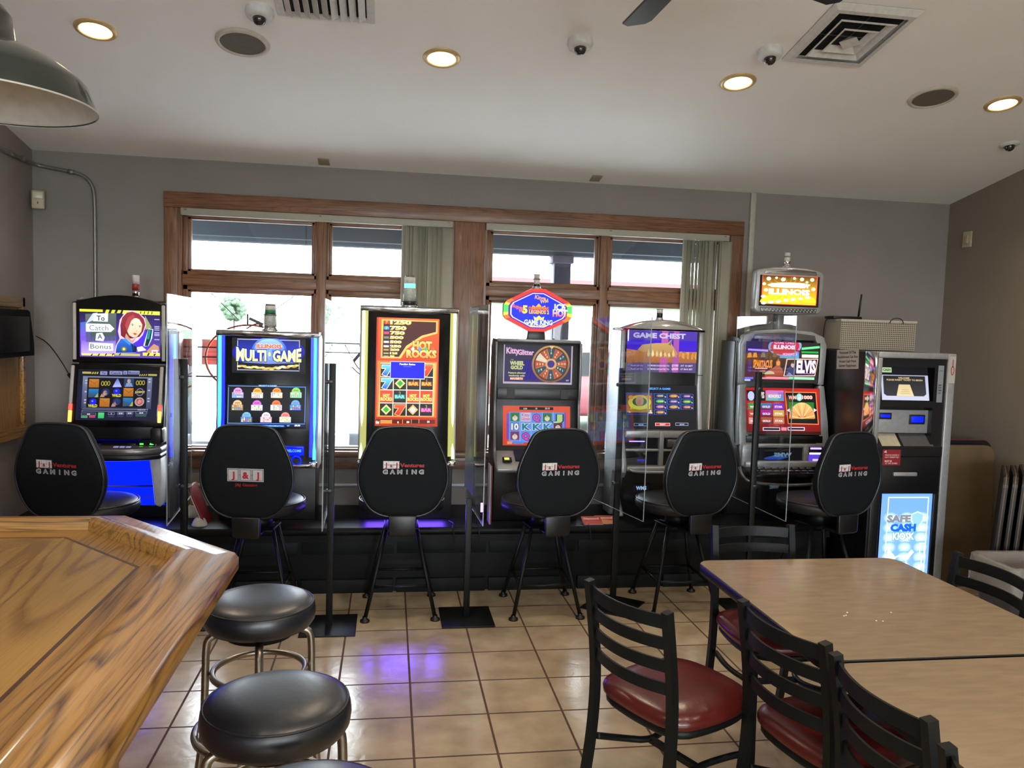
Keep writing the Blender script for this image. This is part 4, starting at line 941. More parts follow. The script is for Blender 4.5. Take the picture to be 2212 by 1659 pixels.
for (x, y), (ca, cb) in zip(pos, pal):
    c.disc(x, y-25, 66, 62, ca, ca, 18); c.up(); c.rect(x-84, y-18, x+84, y+62, cb); c.up()
    for i in range(5):
        for j in range(3): c.rect(x-72+i*30, y-8+j*23, x-52+i*30, y+8+j*23, random.choice(['#e8e0a0', '#d07050', '#7088c8', '#f0f0f0', '#70b070', '#e0b040']))
    c.text('777', x, y-32, 20, '#a03020', w=70, bold=.04); c.l -= 2
c.up(3); c.rect(235, 1500, 510, 1535, '#0c2c78'); c.rect(330, 1505, 505, 1530, '#05050c'); c.rect(520, 1500, 1090, 1535, '#0c3490'); c.rect(1098, 1500, 1380, 1535, '#0c1c50'); c.up()
c.text('CREDIT', 280, 1528, 18, '#7cc0ff', w=80, bold=.03); c.text('MULTI-GAME', 620, 1528, 20, '#8cd0ff', w=180, bold=.03); c.text('MULTI-DENOMINATION', 910, 1528, 20, '#8cd0ff', w=320, bold=.03); c.text('BET', 1140, 1528, 18, '#7cc0ff', bold=.03); c.text('$0.00', 1275, 1528, 22, '#ffffff', w=80, bold=.05)
c.out('game_menu_screen', M_SCREEN_HI, t2)
b = B().mat(LBLUED); b.box(-.64, -.515, 5.07, 5.083, .845, .905, .003); b.out('player_display', t2)
c = front_canvas(-.632, -.523, .86, .895, 5.068, 5.068, (0, 0, 100, 30)); c.rect(0, 0, 100, 30, '#0818c0'); c.up(); c.text('WELCOME', 50, 22, 14, '#58a8ff', w=86, bold=.03); c.out('display_text', M_SCREEN_HI, t2, .001)
b = B().mat(LBLUED); b.tube([(-.56+.028*math.cos(i*PI/8), 5.062, .815+.028*math.sin(i*PI/8)) for i in range(16)], .006, 8, closed=True); b.out('ring_button', t2)
b = B().mat(M_BLK); b.cyl((-.555, 5.16, .548), (-.555, 5.135, .548), .026); q = b.out('service_button', t2); b = B().mat(LRED); b.cyl((-.555, 5.136, .548), (-.555, 5.130, .548), .020); b.out('button_lens', q)
candle(t2, -.745, 5.22, 1.615, .036, [(.12, M_SILVD, 1.1), (.42, M_CLEAR, 1.12), (.05, M_SILVD, 1.18), (.16, M_GRNB, .98), (.18, M_WHTB, .95), (.07, M_SILVD, .9)], .155)
t3 = strip_machine(-.185, .432, .755, 1.795, LYEL, LYELD, 'tall gaming machine edged with yellow light strips, showing a tall orange slot screen', -1)
c = front_canvas(-.083, .313, 1.035, 1.722, 5.100, 5.1265, (75, 100, 930, 1580), skew=.028)
c.rect(60, 90, 940, 1650, '#b03818', '#a83418'); c.up(); c.rect(100, 105, 925, 700, '#e8642a', '#c83c1c'); c.rect(95, 700, 910, 1470, '#e07838', '#d06028'); c.up()
c.poly([(140, 125), (905, 150), (905, 320), (700, 380), (500, 520), (410, 660), (140, 655)], '#f4b860'); c.poly([(135, 715), (895, 730), (880, 1465), (115, 1450)], '#f0b050'); c.up()
c.poly([(168, 145), (883, 165), (883, 300), (690, 350), (480, 490), (385, 640), (160, 635)], '#4c2420', '#3c1c18'); c.rect(145, 730, 862, 1450, '#e8d8c0'); c.up()
vals = [('1250', 55, 270), ('750', 50, 205), ('750', 44, 185), ('500', 38, 170), ('500', 36, 145), ('250', 34, 142), ('200', 30, 118), ('125', 26, 94), ('50', 22, 55)]
ys = [192, 268, 332, 392, 452, 510, 556, 602, 640]
ic = ['#d84028', '#38a0d8', '#c04878', '#708080', '#d8d0d0', '#e8e0d8', '#c09048', '#98a870', '#a89888']
for (s_, h_, w_), y, q in zip(vals, ys, ic):
    c.rect(175, y-h_*.85, 245, y-2, q); c.text(s_, 265, y, h_, '#f4ecb0', w=w_, bold=.07, col2='#e0c060', align='L')
c.text('7', 210, 188, 40, '#f8c060', bold=.05); c.text('7', 210, 264, 38, '#e0f0ff', bold=.05)
c.up(); c.text('HOT', 700, 535, 105, '#f8d878', w=250, bold=.06, col2='#d88828', out='#8c2810', ob=.11); c.text('ROCKS', 690, 650, 100, '#f8dc80', w=400, bold=.06, col2='#d89030', out='#8c2810', ob=.11)
for x, q in ((570, '#e8d8d0'), (665, '#4898d0'), (750, '#38b858'), (845, '#d85838')): c.poly([(x, 500), (x+28, 535), (x, 570), (x-28, 535)], q)
c.l = 4
cells = [['b7', 'x', 'x', 'r7'], ['b7', 'em', 'bar1', 'bar1'], ['hot', 'bar2', 'hot', 'hot'], ['em', 'r7', 'di', 'bar3']]
for r_ in range(4):
    for q in range(4):
        x0, y0 = 140+q*182, 735+r_*180+q*4; x1, y1 = x0+170, y0+168; k_ = cells[r_][q]; xm, ym = (x0+x1)/2, (y0+y1)/2
        c.rect(x0, y0, x1, y1, '#d84020' if k_ == 'hot' else '#1c1814'); c.up()
        if k_ in ('b7', 'r7'):
            c.text('7', xm+5, y1-25, 118, '#60c8f0' if k_ == 'b7' else '#f05030', w=100, bold=.09, col2='#2840c0' if k_ == 'b7' else '#c82010', out='#f0e8e0' if k_ == 'b7' else '#f8b060', ob=.13); c.l -= 1
        elif k_ == 'em' or k_ == 'di':
            c.poly([(xm, y0+12), (x1-14, ym), (xm, y1-12), (x0+14, ym)], '#d8c878' if k_ == 'em' else '#d8a868'); c.up(); c.poly([(xm, y0+40), (x1-42, ym), (xm, y1-40), (x0+42, ym)], '#289c40' if k_ == 'em' else '#f8ece0'); c.l -= 1
        elif k_.startswith('bar'):
            cc = {'1': ('#e8a840', '#a04010'), '2': ('#78c8c0', '#2c6c70'), '3': ('#e878b8', '#a02870')}[k_[3]]
            c.text(k_[3], xm, y0+60, 44, '#8c9860'); c.rect(x0+14, ym-28, x1-14, ym+32, cc[1]); c.up(); c.text('BAR', xm, ym+22, 42, cc[0], w=128, bold=.06); c.l -= 1
        elif k_ == 'hot': c.text('HOT', xm, ym+8, 42, '#f8d870', w=90, bold=.06, out='#802010', ob=.1); c.text('ROCKS', xm, ym+56, 42, '#f8d870', w=150, bold=.06, out='#802010', ob=.1); c.l -= 2
        c.l -= 1
c.l = 7; c.rect(270, 705, 742, 945, '#d8d8f8'); c.up(); c.rect(277, 712, 735, 934, '#0404f4'); c.up(); c.text('Pending Status', 503, 752, 24, '#ffffff', w=210, bold=.03); c.text('..........', 500, 776, 24, '#a8a8ff', w=105)
c.l = 4; c.rect(85, 1500, 895, 1555, '#5c2018'); c.up(); c.rect(150, 1502, 300, 1550, '#c88840')
for x in (300, 448, 570, 672): c.rect(x, 1500, x+6, 1555, '#e8b070')
c.rect(575, 1508, 665, 1548, '#2c2420'); c.up(); c.text('$¢', 112, 1545, 34, '#f8ead0', w=44, bold=.04)
for x, s_ in ((390, '0'), (525, '50'), (805, '10')): c.text(s_, x, 1548, 26, '#f8f0e0', bold=.05)
c.out('reel_screen', M_SCREEN_HI, t3)
candle(t3, .122, 5.21, 1.795, .038, [(.12, M_BLK, 1.25), (.45, M_CLEAR, 1.1), (.16, M_CLRG, .95), (.22, M_WHTB, .92), (.05, M_SILVD, .8)], .185)
b = B().mat(emis('violet_glow', (.10, .03, 1), 2.2)); b.box(.02, .20, 5.148, 5.158, .45, .60); b.out('violet_lit_belly', t3)
lamp('belly_glow', 'AREA', (.12, 5.12, .50), 2.6, (.16, .07, 1), (R(-50), 0, 0), .5, .1)

# ---- 4 : machine with octagonal topper
t4 = thing('slot_machine', (.96, 5.2, PZ), 'black gaming machine topped by a red-rimmed blue octagonal sign', 'gaming machine', 'gaming machines on the black platform')
x0, x1 = .680, 1.252
b = B().mat(M_BLK); b.prism([(5.15, 1.605), (5.14, 1.29), (5.16, 1.17), (5.11, .88), (5.05, .80), (5.10, PZ), (5.38, PZ), (5.36, 1.56), (5.30, 1.61)], 'x', x0, x1, .006); b.out('cabinet', t4)
for s, xx in ((-1, x0), (1, x1)):
    b = B().mat(M_SILVD); b.tube([(xx-s*.006, 5.135, 1.59), (xx-s*.006, 5.128, 1.28), (xx-s*.006, 5.145, 1.17), (xx-s*.006, 5.09, .92), (xx-s*.0, 5.02, .84), (xx-s*.01, 4.96, .79)], .010, 10, smoothpath=2); b.out('edge_trim', t4)
b = B().mat(M_SILV); b.tube([(x0+.012, 5.135, 1.60), (x1-.012, 5.135, 1.60)], .011, 10); b.out('top_trim', t4)
b = B().mat(M_SILV); b.prism([(5.11, .885), (4.985, .825), (4.945, .79), (4.95, .765), (5.0, .758), (5.12, .79)], 'x', x0+.004, x1-.004, .01, 3); b.out('button_deck', t4)
b = B().mat(M_BLK); b.prism([(5.095, .892), (4.99, .838), (4.99, .832), (5.095, .884)], 'x', x0+.13, x1-.13); b.out('deck_panel', t4)
Td = Matrix.Translation((x0+.075, 4.99, .842)) @ Matrix.Rotation(R(25), 4, 'X')
b = B().mat(M_BLK); b.box(-.03, .03, -.022, .022, -.008, .006, .003, T=Td); q = b.out('spin_button', t4)
b = B().mat(emis('yellow_button', (.75, .85, .12), .8)); b.box(-.018, .014, -.012, .012, .005, .009, .002, T=Td); b.out('button_lens', q)
b = B().mat(M_BLK); b.box(x0+.02, x1-.02, 5.128, 5.15, 1.215, 1.29, .002); q = b.out('speaker_bar', t4)
for xx in (.762, 1.118): b = B().mat(pbr('speaker_mesh', (.05, .05, .052), .7)); b.box(xx, xx+.05, 5.124, 5.13, 1.222, 1.283, .001, 1); b.out('speaker_grille', q)
c = front_canvas(.735, 1.194, 1.318, 1.572, 5.137, 5.143, (200, 1010, 1025, 1480), skew=.03)
c.rect(190, 1000, 1030, 1500, '#b8a8b8'); c.up(); c.rect(212, 1022, 1008, 1468, '#120c28', '#241258'); c.rect(430, 1200, 700, 1440, '#2c1c90', '#3c28a8'); c.up()
c.text('Kitty', 305, 1118, 72, '#e8b8d8', w=145, bold=.03, out='#6c2c78', ob=.07); c.text('Glitter', 462, 1136, 62, '#e8b8d8', w=185, bold=.03, out='#6c2c78', ob=.07)
c.text('THE', 300, 1200, 14, '#a8b070'); c.text('WHEEL', 362, 1258, 46, '#c8cc90', w=165, bold=.05, out='#5c6438', ob=.1); c.text('OF', 358, 1275, 12, '#a8b070'); c.text('GOLD', 358, 1308, 40, '#c8cc90', w=140, bold=.05, out='#5c6438', ob=.1)
c.text('Feature allowed', 360, 1362, 20, '#d8d880', w=200, bold=.03); c.text('randomly with', 360, 1395, 20, '#d8d880', w=185, bold=.03); c.rect(280, 1405, 438, 1438, '#c84830'); c.up(); c.text('MAXBET!!', 358, 1433, 22, '#f8e8d8', w=145, bold=.04); c.text('IGT', 970, 1460, 16, '#e8e0f0')
c.l = 2; c.disc(765, 1250, 228, 228, '#c8944c', '#7c4c20', 44); c.up(); c.disc(765, 1250, 205, 205, '#3c2014', None, 44); c.up()
wl = ['10', '600', '70', 'OUR', '1000', '90', '50', '100', '70', '300', 'ZONE', '500', '140', '40']
for k in range(12):
    a0 = 90-15-30*k; cc = ['#204858', '#b84828'][k % 2]
    if k == 10: cc = '#d8d4c0'
    c.poly([(765+190*math.cos(R(a0)), 1250-190*math.sin(R(a0))), (765+190*math.cos(R(a0+15)), 1250-190*math.sin(R(a0+15))), (765+190*math.cos(R(a0+30)), 1250-190*math.sin(R(a0+30))), (765+60*math.cos(R(a0+30)), 1250-60*math.sin(R(a0+30))), (765+60*math.cos(R(a0)), 1250-60*math.sin(R(a0)))], cc)
    c.line(765+60*math.cos(R(a0)), 1250-60*math.sin(R(a0)), 765+190*math.cos(R(a0)), 1250-190*math.sin(R(a0)), 5, '#d8a850')
c.up()
for k in range(12):
    for i, ch in enumerate(wl[k][:4]):
        rr_ = 165-i*34; a = R(90-30*k)
        c.text(ch, 765+rr_*math.cos(a), 1250-rr_*math.sin(a)+11, 24, '#f0e0b0', bold=.03)
c.ring(765, 1250, 66, 66, 22, '#d8ac68'); c.disc(765, 1250, 40, 40, '#3c1c90'); c.poly([(735, 1015), (805, 1015), (770, 1070)], '#e8c070')
c.out('feature_screen', M_SCREEN, t4)
# reels: crop pixel frame of the 940x1659 view
c = front_canvas(.742, 1.192, .915, 1.172, 5.112, 5.154, (250, 885, 645, 1115), skew=.02)
c.rect(240, 880, 650, 1150, '#d85438', '#c84430'); c.up(); c.rect(285, 925, 612, 1100, '#5c88d8', '#6c94e0'); c.rect(345, 895, 545, 912, '#141018'); c.rect(272, 930, 288, 1080, '#7848b0'); c.rect(608, 930, 620, 1060, '#7848b0'); c.up()
for k in range(4): c.rect(350+k*65-2, 925, 352+k*65, 1100, '#8cb0f0')
c.text('0.50', 380, 908, 9, '#e8d8c0', bold=.03); c.text('10', 445, 908, 9, '#e8d8c0', bold=.03); c.text('20.10', 510, 908, 9, '#e8d8c0', bold=.03)
S3 = [['cat', 'kg', 'Q', 'cat', 'J'], ['10', 'K', 'K', 'K', 'cat2'], ['cat3', 'Q', 'A', 'Q', 'K']]
for r_ in range(3):
    for q in range(5):
        x, y = 320+q*63, 952+r_*54+q*1.2; k_ = S3[r_][q]
        if k_.startswith('cat'):
            c.rect(x-26, y-24, x+26, y+24, {'cat': '#2c7838', 'cat2': '#5c2048', 'cat3': '#7c3c70'}[k_]); c.up(); c.disc(x, y+6, 15, 16, '#d8cdb8'); c.poly([(x-15, y), (x-12, y-16), (x-3, y-6)], '#4c3c30'); c.poly([(x+15, y), (x+12, y-16), (x+3, y-6)], '#4c3c30'); c.disc(x, y-2, 8, 6, '#5c4838'); c.l -= 1
        elif k_ == 'kg': c.rect(x-28, y-26, x+28, y+26, '#c8bcd0'); c.text('Kitty', x, y-4, 18, '#c03c90', w=46, bold=.03); c.text('Glitter', x, y+18, 17, '#c03c90', w=52, bold=.03)
        else: cc = {'Q': '#d048b0', 'J': '#a8d078', '10': '#e8e8e0', 'K': '#2c7898', 'A': '#d0b040'}[k_]; c.text(k_, x, y+19, 36, cc, w=38, bold=.05, out='#183060' if k_ != 'K' else '#d8e8e8', ob=.1); c.l -= 1
c.l = 3; c.rect(310, 1093, 372, 1108, '#5c80e0'); c.rect(275, 1093, 305, 1108, '#e89070')
c.out('reel_screen', M_SCREEN, t4)
# octagonal topper
tx, tz, ty = .9485, 1.800, 5.13
hexs = [(-.048, .136), (.035, .136), (.215, .048), (.230, .015), (.222, -.062), (.055, -.140), (-.055, -.140), (-.220, -.062), (-.228, .015), (-.212, .048)]
hexs = [(-.045, .138), (.045, .138), (.205, .058), (.226, .028), (.226, -.040), (.210, -.062), (.055, -.138), (-.055, -.138), (-.210, -.062), (-.226, -.040), (-.226, .028), (-.205, .058)]
b = B().mat(M_SILVD); b.prism([(tx+x, tz+z) for x, z in hexs], 'y', ty, ty+.06, .008); q = b.out('topper_sign', t4)
PXW = 1000
c = Canvas((tx-.25, ty-.001, tz+.16), (1, 0, 0), (0, 0, 1), .5, .32, 0, 0, 500, 320)
def hx_(k, col, cols=None):
    pts = [(250+x*1000*k, 160-z*1000*k) for x, z in hexs]
    if cols is None: c.poly(pts, col)
    else:
        i = len(c.V)
        for (x, y) in pts: c.V.append(c.P(x, y)); c.C.append(lin(cols(x, y)))
        c.F.append(tuple(range(i, i+len(pts))))
n = len(hexs)
for i in range(n):      # rim lights: red with green and yellow ends
    a, b_ = hexs[i], hexs[(i+1) % n]
    m = 6
    for j in range(m):
        p = [a[0]+(b_[0]-a[0])*j/m, a[1]+(b_[1]-a[1])*j/m]; q2 = [a[0]+(b_[0]-a[0])*(j+1)/m, a[1]+(b_[1]-a[1])*(j+1)/m]
        zc = (p[1]+q2[1])/2; side = abs(p[0]) > .2
        col = '#ff3020'
        if side: col = '#48e058' if -.012 < zc < .035 else ('#f4e040' if -.035 < zc < .05 else '#ff7020')
        c.poly([(250+p[0]*1000, 160-p[1]*1000), (250+q2[0]*1000, 160-q2[1]*1000), (250+q2[0]*860, 160-q2[1]*840), (250+p[0]*860, 160-p[1]*840)], col)
c.up(); hx_(.86, '#5c1c90'); c.up(); hx_(.80, '#e8e0f0'); c.up(); hx_(.765, '#0820d8')
c.up(); c.text('Kings', 262, 90, 26, '#d89830', w=70, bold=.03, rot=8); c.text('Wild', 292, 110, 24, '#d8a840', w=52, bold=.03, rot=-12)
c.text('Super', 118, 152, 22, '#e86040', w=80, bold=.04, rot=12); c.text('Way', 150, 176, 20, '#e87050', w=50, bold=.04); c.text('5', 165, 180, 48, '#f8e060', bold=.05, out='#703010', ob=.08)
c.poly([(205, 150), (215, 128), (235, 138), (255, 115), (275, 138), (297, 128), (305, 150)], '#e0a838'); c.up(); c.text('DIAMONDS', 255, 160, 22, '#e86838', w=130, bold=.04, out='#682810', ob=.08); c.text('LEGENDS 2', 258, 182, 22, '#f0b040', w=130, bold=.04, out='#682810', ob=.08)
c.poly([(228, 222), (222, 200), (240, 208), (258, 194), (276, 208), (294, 200), (288, 222)], '#e8d070'); c.text('GAME KING', 255, 252, 30, '#c8d0f0', w=185, bold=.045, out='#283070', ob=.08); c.text('MULTI-GAME', 255, 264, 11, '#f0e040', w=110, bold=.04)
c.text('ICE', 395, 155, 40, '#d0e0ff', w=70, bold=.04); c.text('HOT', 398, 196, 44, '#ffd8d0', w=95, bold=.05, col2='#e85040')
c.out('sign_face', M_SCREEN_HI, q, 0)
b = B().mat(M_BLK); b.prism([(tx-.062, 1.60), (tx-.055, 1.67), (tx+.055, 1.67), (tx+.062, 1.60)], 'y', 5.15, 5.22, .006); b.out('topper_neck', t4)
candle(t4, .945, 5.18, 1.935, .022, [(.25, M_BLK, 1), (.35, M_WHTB, .9), (.06, M_SILVD, 1.1), (.30, M_WHTB, .85), (.04, M_SILVD, 1.05)], .085)

# ---- 5 : silver arched machine
x0, x1 = 1.512, 2.088
t5 = thing('slot_machine', (1.80, 5.2, PZ), 'silver gaming machine with a chrome arched top, seen partly through a clear shield', 'gaming machine', 'gaming machines on the black platform')
b = B().mat(M_BLK); b.prism([(5.16, 1.70), (5.16, 1.40), (5.16, 1.34), (5.11, 1.03), (5.08, .80), (5.20, .74), (5.22, PZ), (5.42, PZ), (5.40, 1.65), (5.30, 1.70)], 'x', x0+.03, x1-.03, .004); b.out('cabinet', t5)
archp = [(x0+(x1-x0)*i/20, 1.700+.065*math.sin(PI*i/20)**.8) for i in range(21)]
b = B().mat(M_CHROME); b.prism(archp+[(x1, 1.690), (x0, 1.690)], 'y', 5.09, 5.34, .012, 3); b.out('arched_top', t5)
for s, xx in ((-1, x0), (1, x1)):
    pr = [(5.12, 1.69), (5.115, 1.39), (5.12, 1.33), (5.07, 1.03), (4.99, .82), (4.985, .76), (5.02, .72), (5.20, .74), (5.25, PZ), (5.42, PZ), (5.40, 1.66), (5.33, 1.70)]
    xa, xb = (xx, xx+.034) if s < 0 else (xx-.034, xx)
    b = B().mat(M_SILV); b.prism(pr, 'x', xa, xb, .008, 3); b.out('side_rail', t5)
    b = B().mat(M_BLK); b.box(xa-.001, xb+.001, 5.113, 5.13, 1.398, 1.403); b.out('rail_seam', t5)
b = B().mat(M_SILV)
b.prism([(5.085, 1.035), (5.045, .985), (5.06, .98), (5.10, 1.03)], 'x', x0+.034, x1-.034)
for za, zb2 in ((.985, 1.03), (.895, .91)): b.box(x0+.034, x1-.034, 5.03, 5.09, za, zb2, .004)
b.box(1.775, 1.805, 5.02, 5.09, .80, 1.03, .004); b.box(x0+.034, x1-.034, 4.99, 5.08, .765, .80, .012, 3); b.out('front_frame', t5)
b = B().mat(M_BLK); b.box(x0+.034, x1-.034, 5.05, 5.10, .80, 1.0); b.out('front_panel', t5)
b = B().mat(M_SILVD); b.box(1.83, 1.93, 5.02, 5.06, .925, .975, .004); q = b.out('bill_acceptor', t5); b = B().mat(LPUR); b.box(1.575, 1.68, 5.044, 5.05, .955, .962); b.out('acceptor_light', q)
c = Canvas((1.575, 5.0475, .89), (1, 0, 0), (0, 0, 1), .19, .085, 0, 0, 190, 85); c.rect(0, 0, 190, 85, '#0a0a10'); c.up(); c.rect(60, 50, 120, 64, '#2818c0'); c.out('info_display', M_SCREEN, t5)
b = B().mat(M_SILV); b.tube([(x0+.05, 4.985, .785), (x0+.09, 4.975, .765), (x1-.09, 4.975, .765), (x1-.05, 4.985, .785)], .010, 10, smoothpath=2); b.out('deck_trim', t5)
for s, xx in ((-1, x0+.03), (1, x1-.03)): b = B().mat(M_SILV); b.tube([(xx, 5.10, .76), (xx+s*-.0, 5.13, .66), (xx, 5.16, .56), (xx-s*.02, 5.14, .47), (xx-s*.02, 5.12, .438)], .016, 10, smoothpath=2); b.out('lower_rail', t5)
c = front_canvas(1.552, 2.040, 1.415, 1.695, 5.118, 5.120, (60, 600, 1150, 1385), skew=.02)
c.rect(50, 590, 1160, 1460, '#5838b8', '#483090'); c.up(); c.rect(60, 800, 1150, 1000, '#3c10e0', '#4818d0'); c.up(); c.poly([(60, 960), (300, 1000), (600, 1010), (1150, 1010), (1150, 1220), (60, 1220)], '#c88040', '#a86838'); c.rect(60, 1215, 1150, 1400, '#5c4880')
c.poly([(580, 1220), (600, 600), (700, 600), (700, 1400), (570, 1400)], '#c060b0'); c.rect(780, 620, 870, 1400, '#b058b0')
c.up(); c.poly([(230, 980), (300, 880), (520, 850), (690, 850), (760, 770), (750, 860), (860, 1060), (720, 1130), (470, 1100), (450, 1010), (330, 1020)], '#d8b070', '#b88850'); c.up()
for k in range(14): c.poly([(380+k*32, 1060), (400+k*32, 950+(k*53) % 90), (430+k*32, 1070+(k*31) % 60), (395+k*32, 1110)], ['#e8c888', '#c89058', '#f0dcae', '#b87848'][k % 4])
c.poly([(700, 880), (760, 775), (740, 890)], '#8c6c48')
for k in range(12): c.poly([(880+k*22, 1010+(k*37) % 60), (920+k*22, 1000+(k*23) % 50), (915+k*22, 1090+(k*29) % 80), (875+k*22, 1110)], ['#d89048', '#b87038', '#e8a858'][k % 3])
c.up(); c.text('GAME CHEST', 560, 755, 90, '#d0c8f0', w=800, bold=.05)
for yy, v in ((1285, ('OR MORE DONATED TO', '$100', 'AT 10 BET')), (1350, ('OR MORE DONATED TO', '$500', 'AT MAX BET'))):
    c.text('PLAY UP TO', 230, yy, 26, '#c0b0e0', w=180, bold=.03); c.text(v[0], 560, yy, 28, '#e0d8f0', w=340, bold=.03); c.text(v[1], 820, yy, 40, '#f0c8f0', w=100, bold=.05); c.text(v[2], 1000, yy, 28, '#e0d8f0', w=190, bold=.03)
c.out('upper_screen', M_SCREEN, t5)
c = front_canvas(1.552, 2.043, 1.040, 1.330, 5.068, 5.114, (190, 100, 1370, 880), skew=.03)
c.rect(180, 90, 1390, 920, '#1c1c20'); c.up(); c.text('SELECT A GAME!', 765, 200, 34, '#58a8ff', w=350, bold=.05)
c.rect(200, 250, 640, 640, '#3848a0'); c.up(); c.rect(212, 275, 632, 600, '#7c4420', '#a87830'); c.rect(212, 600, 632, 632, '#1c1c50'); c.up(); c.disc(425, 420, 190, 130, '#c8b048', '#d8d050'); c.up(); c.disc(425, 410, 120, 80, '#2c5c2c'); c.disc(280, 330, 40, 35, '#c89058'); c.disc(570, 330, 40, 35, '#c89058'); c.up(); c.disc(425, 400, 70, 90, '#b89888', '#a87868'); c.disc(425, 420, 22, 40, '#d85028')
for k in range(9): c.poly([(270+k*38, 540), (285+k*38, 470), (300+k*38, 540)], '#b8d030')
cols = [['#48506c', '#b86c38', '#6838a8'], ['#3ca868', '#6850b0', '#48a038'], ['#a850a0', '#c08040', '#a83c48'], ['#a06838']]
for r_, row in enumerate(cols):
    for q, cc in enumerate(row):
        x, y = 662+q*225, 268+r_*97+q*6; c.l = 1; c.rect(x, y, x+215, y+86, '#4868c0'); c.up(); c.rect(x+10, y+8, x+205, y+80, '#181838'); c.up(); c.disc(x+108, y+42, 78, 30, cc); c.up(); c.text('GAME', x+108, y+54, 26, '#e8d8a0', w=90, bold=.04); c.disc(x+190, y+62, 10, 10, '#e8e8ff')
c.l = 2; c.frame(330, 790, 555, 838, 6, '#8cb8f0'); c.rect(680, 790, 930, 845, '#f0d8d8'); c.frame(1020, 795, 1236, 845, 6, '#c8d0f0'); c.up(); c.rect(690, 798, 922, 838, '#e03028'); c.up(); c.text('SELECT', 805, 828, 22, '#ffe8e8', w=90, bold=.05); c.text('$5.00', 445, 828, 22, '#a8c8f8', w=75, bold=.04); c.text('$0.00', 1128, 833, 22, '#a8c8f8', w=75, bold=.04); c.text('1c', 260, 600, 24, '#ffffff', bold=.04); c.text('40', 605, 588, 22, '#ffffff', bold=.05); c.text('LINES', 605, 620, 22, '#ffffff', w=60, bold=.05)
c.out('game_menu_screen', M_SCREEN, t5)
candle(t5, 1.795, 5.19, 1.760, .021, [(.55, M_BLK, 1), (.38, M_WHTB, .95), (.07, M_SILVD, 1.1)], .065)
b = B().mat(M_BLK); b.box(1.66, 1.78, 5.20, 5.215, .585, .645, .004); c = front_canvas(1.665, 1.775, .588, .642, 5.198, 5.198, (0, 0, 110, 54)); q = b.out('maker_plate', t5)
c.rect(0, 0, 110, 54, '#0c0c14'); c.up(); c.text('WMS', 55, 38, 24, '#a8c8e8', w=70, bold=.05); c.out('plate_lettering', M_SCREEN, q, .001)

# ---- 6 : silver machine with round-cornered topper monitor
x0, x1 = 2.342, 3.000
t6 = thing('slot_machine', (2.67, 5.2, PZ), 'rightmost gaming machine, silver frame with a small bright gold screen on top', 'gaming machine', 'gaming machines on the black platform')
b = B().mat(M_BLK); b.prism([(5.17, 1.66), (5.18, 1.34), (5.11, 1.0), (5.10, .95), (5.10, .80), (5.22, .76), (5.24, PZ), (5.44, PZ), (5.42, 1.62), (5.33, 1.68)], 'x', x0+.02, x1-.02, .004); b.out('cabinet', t6)
fr = [(x0+.02, 1.35), (x0+.012, 1.62), (x0+.035, 1.68), (x0+.12, 1.715), (x0+.33, 1.73), (x1-.12, 1.715), (x1-.035, 1.68), (x1-.012, 1.62), (x1-.02, 1.35), (x1-.065, 1.35), (x1-.062, 1.60), (x1-.10, 1.66), (x0+.10, 1.66), (x0+.062, 1.60), (x0+.065, 1.35)]
b = B().mat(M_SILV); b.prism(fr, 'y', 5.13, 5.19, .008, 3); b.out('upper_frame', t6)
b = B().mat(M_SILVD); b.prism([(x0+.10, 1.655), (x0+.11, 1.69), (x0+.33, 1.712), (x1-.11, 1.69), (x1-.10, 1.655)], 'y', 5.122, 5.14, .004); b.out('upper_vent', t6)
T6 = Matrix.Translation((0, 5.13, 1.345)) @ Matrix.Rotation(R(-10), 4, 'X') @ Matrix.Translation((0, -5.13, -1.345))
for s in (-1, 1):
    xe = x0 if s < 0 else x1
    pl = [(xe-s*.02, 1.345), (xe-s*.065, 1.345), (xe-s*.072, .985), (xe-s*.10, .95), (xe-s*.10, .93), (xe-s*.0, .93), (xe-s*.002, 1.1)]
    b = B().mat(M_SILV); b.prism(pl, 'y', 5.12, 5.18, .008, 3, T=T6); b.out('lower_frame', t6)
    b = B().mat(M_BLK if s < 0 else M_SILV); b.prism([(5.08, .93), (5.03, .80), (5.06, .76), (5.20, .74), (5.24, PZ), (5.44, PZ), (5.42, 1.64), (5.19, 1.64), (5.19, 1.34), (5.12, .95)], 'x', x0 if s < 0 else x1-.018, x0+.018 if s < 0 else x1, .006); b.out('side_panel', t6)
b = B().mat(M_SILV); b.box(x0+.03, x1-.03, 5.03, 5.08, .925, .952, .008); b.box(x0+.03, x1-.03, 5.0, 5.08, .795, .838, .01); b.box(x0+.01, x0+.11, 5.02, 5.08, .80, .95, .01); b.box(2.80, 2.835, 5.02, 5.08, .80, .95, .006); b.box(2.945, x1-.01, 5.02, 5.08, .80, .95, .01); b.out('front_frame', t6)
b = B().mat(M_BLK); b.box(x0+.05, x1-.05, 5.05, 5.10, .955, 1.005, .004); b.out('front_visor', t6)
b = B().mat(M_BLKG); b.prism([(5.08, .80), (5.01, .795), (4.935, .765), (4.93, .74), (5.0, .73), (5.15, .74)], 'x', x0+.03, x1-.03, .006); q = b.out('button_deck', t6)
for r_ in range(2):
    for k in range(9): b = B().mat(M_SILVD); b.box(2.41+k*.05, 2.448+k*.05, 4.955+r_*.035, 4.98+r_*.035, .775+r_*.012, .785+r_*.012, .003); b.out('play_button', q)
b = B().mat(M_SILVD); b.tube([(x0+.02, 5.07, .82), (x0+.0, 4.99, .74), (x0+.06, 4.96, .70), (2.67, 4.95, .68), (x1-.06, 4.96, .70)], .012, 10, smoothpath=2); b.out('deck_trim', t6)
c = front_canvas(2.455, 2.795, .84, .925, 5.036, 5.040, (240, 1310, 655, 1455), skew=.0)
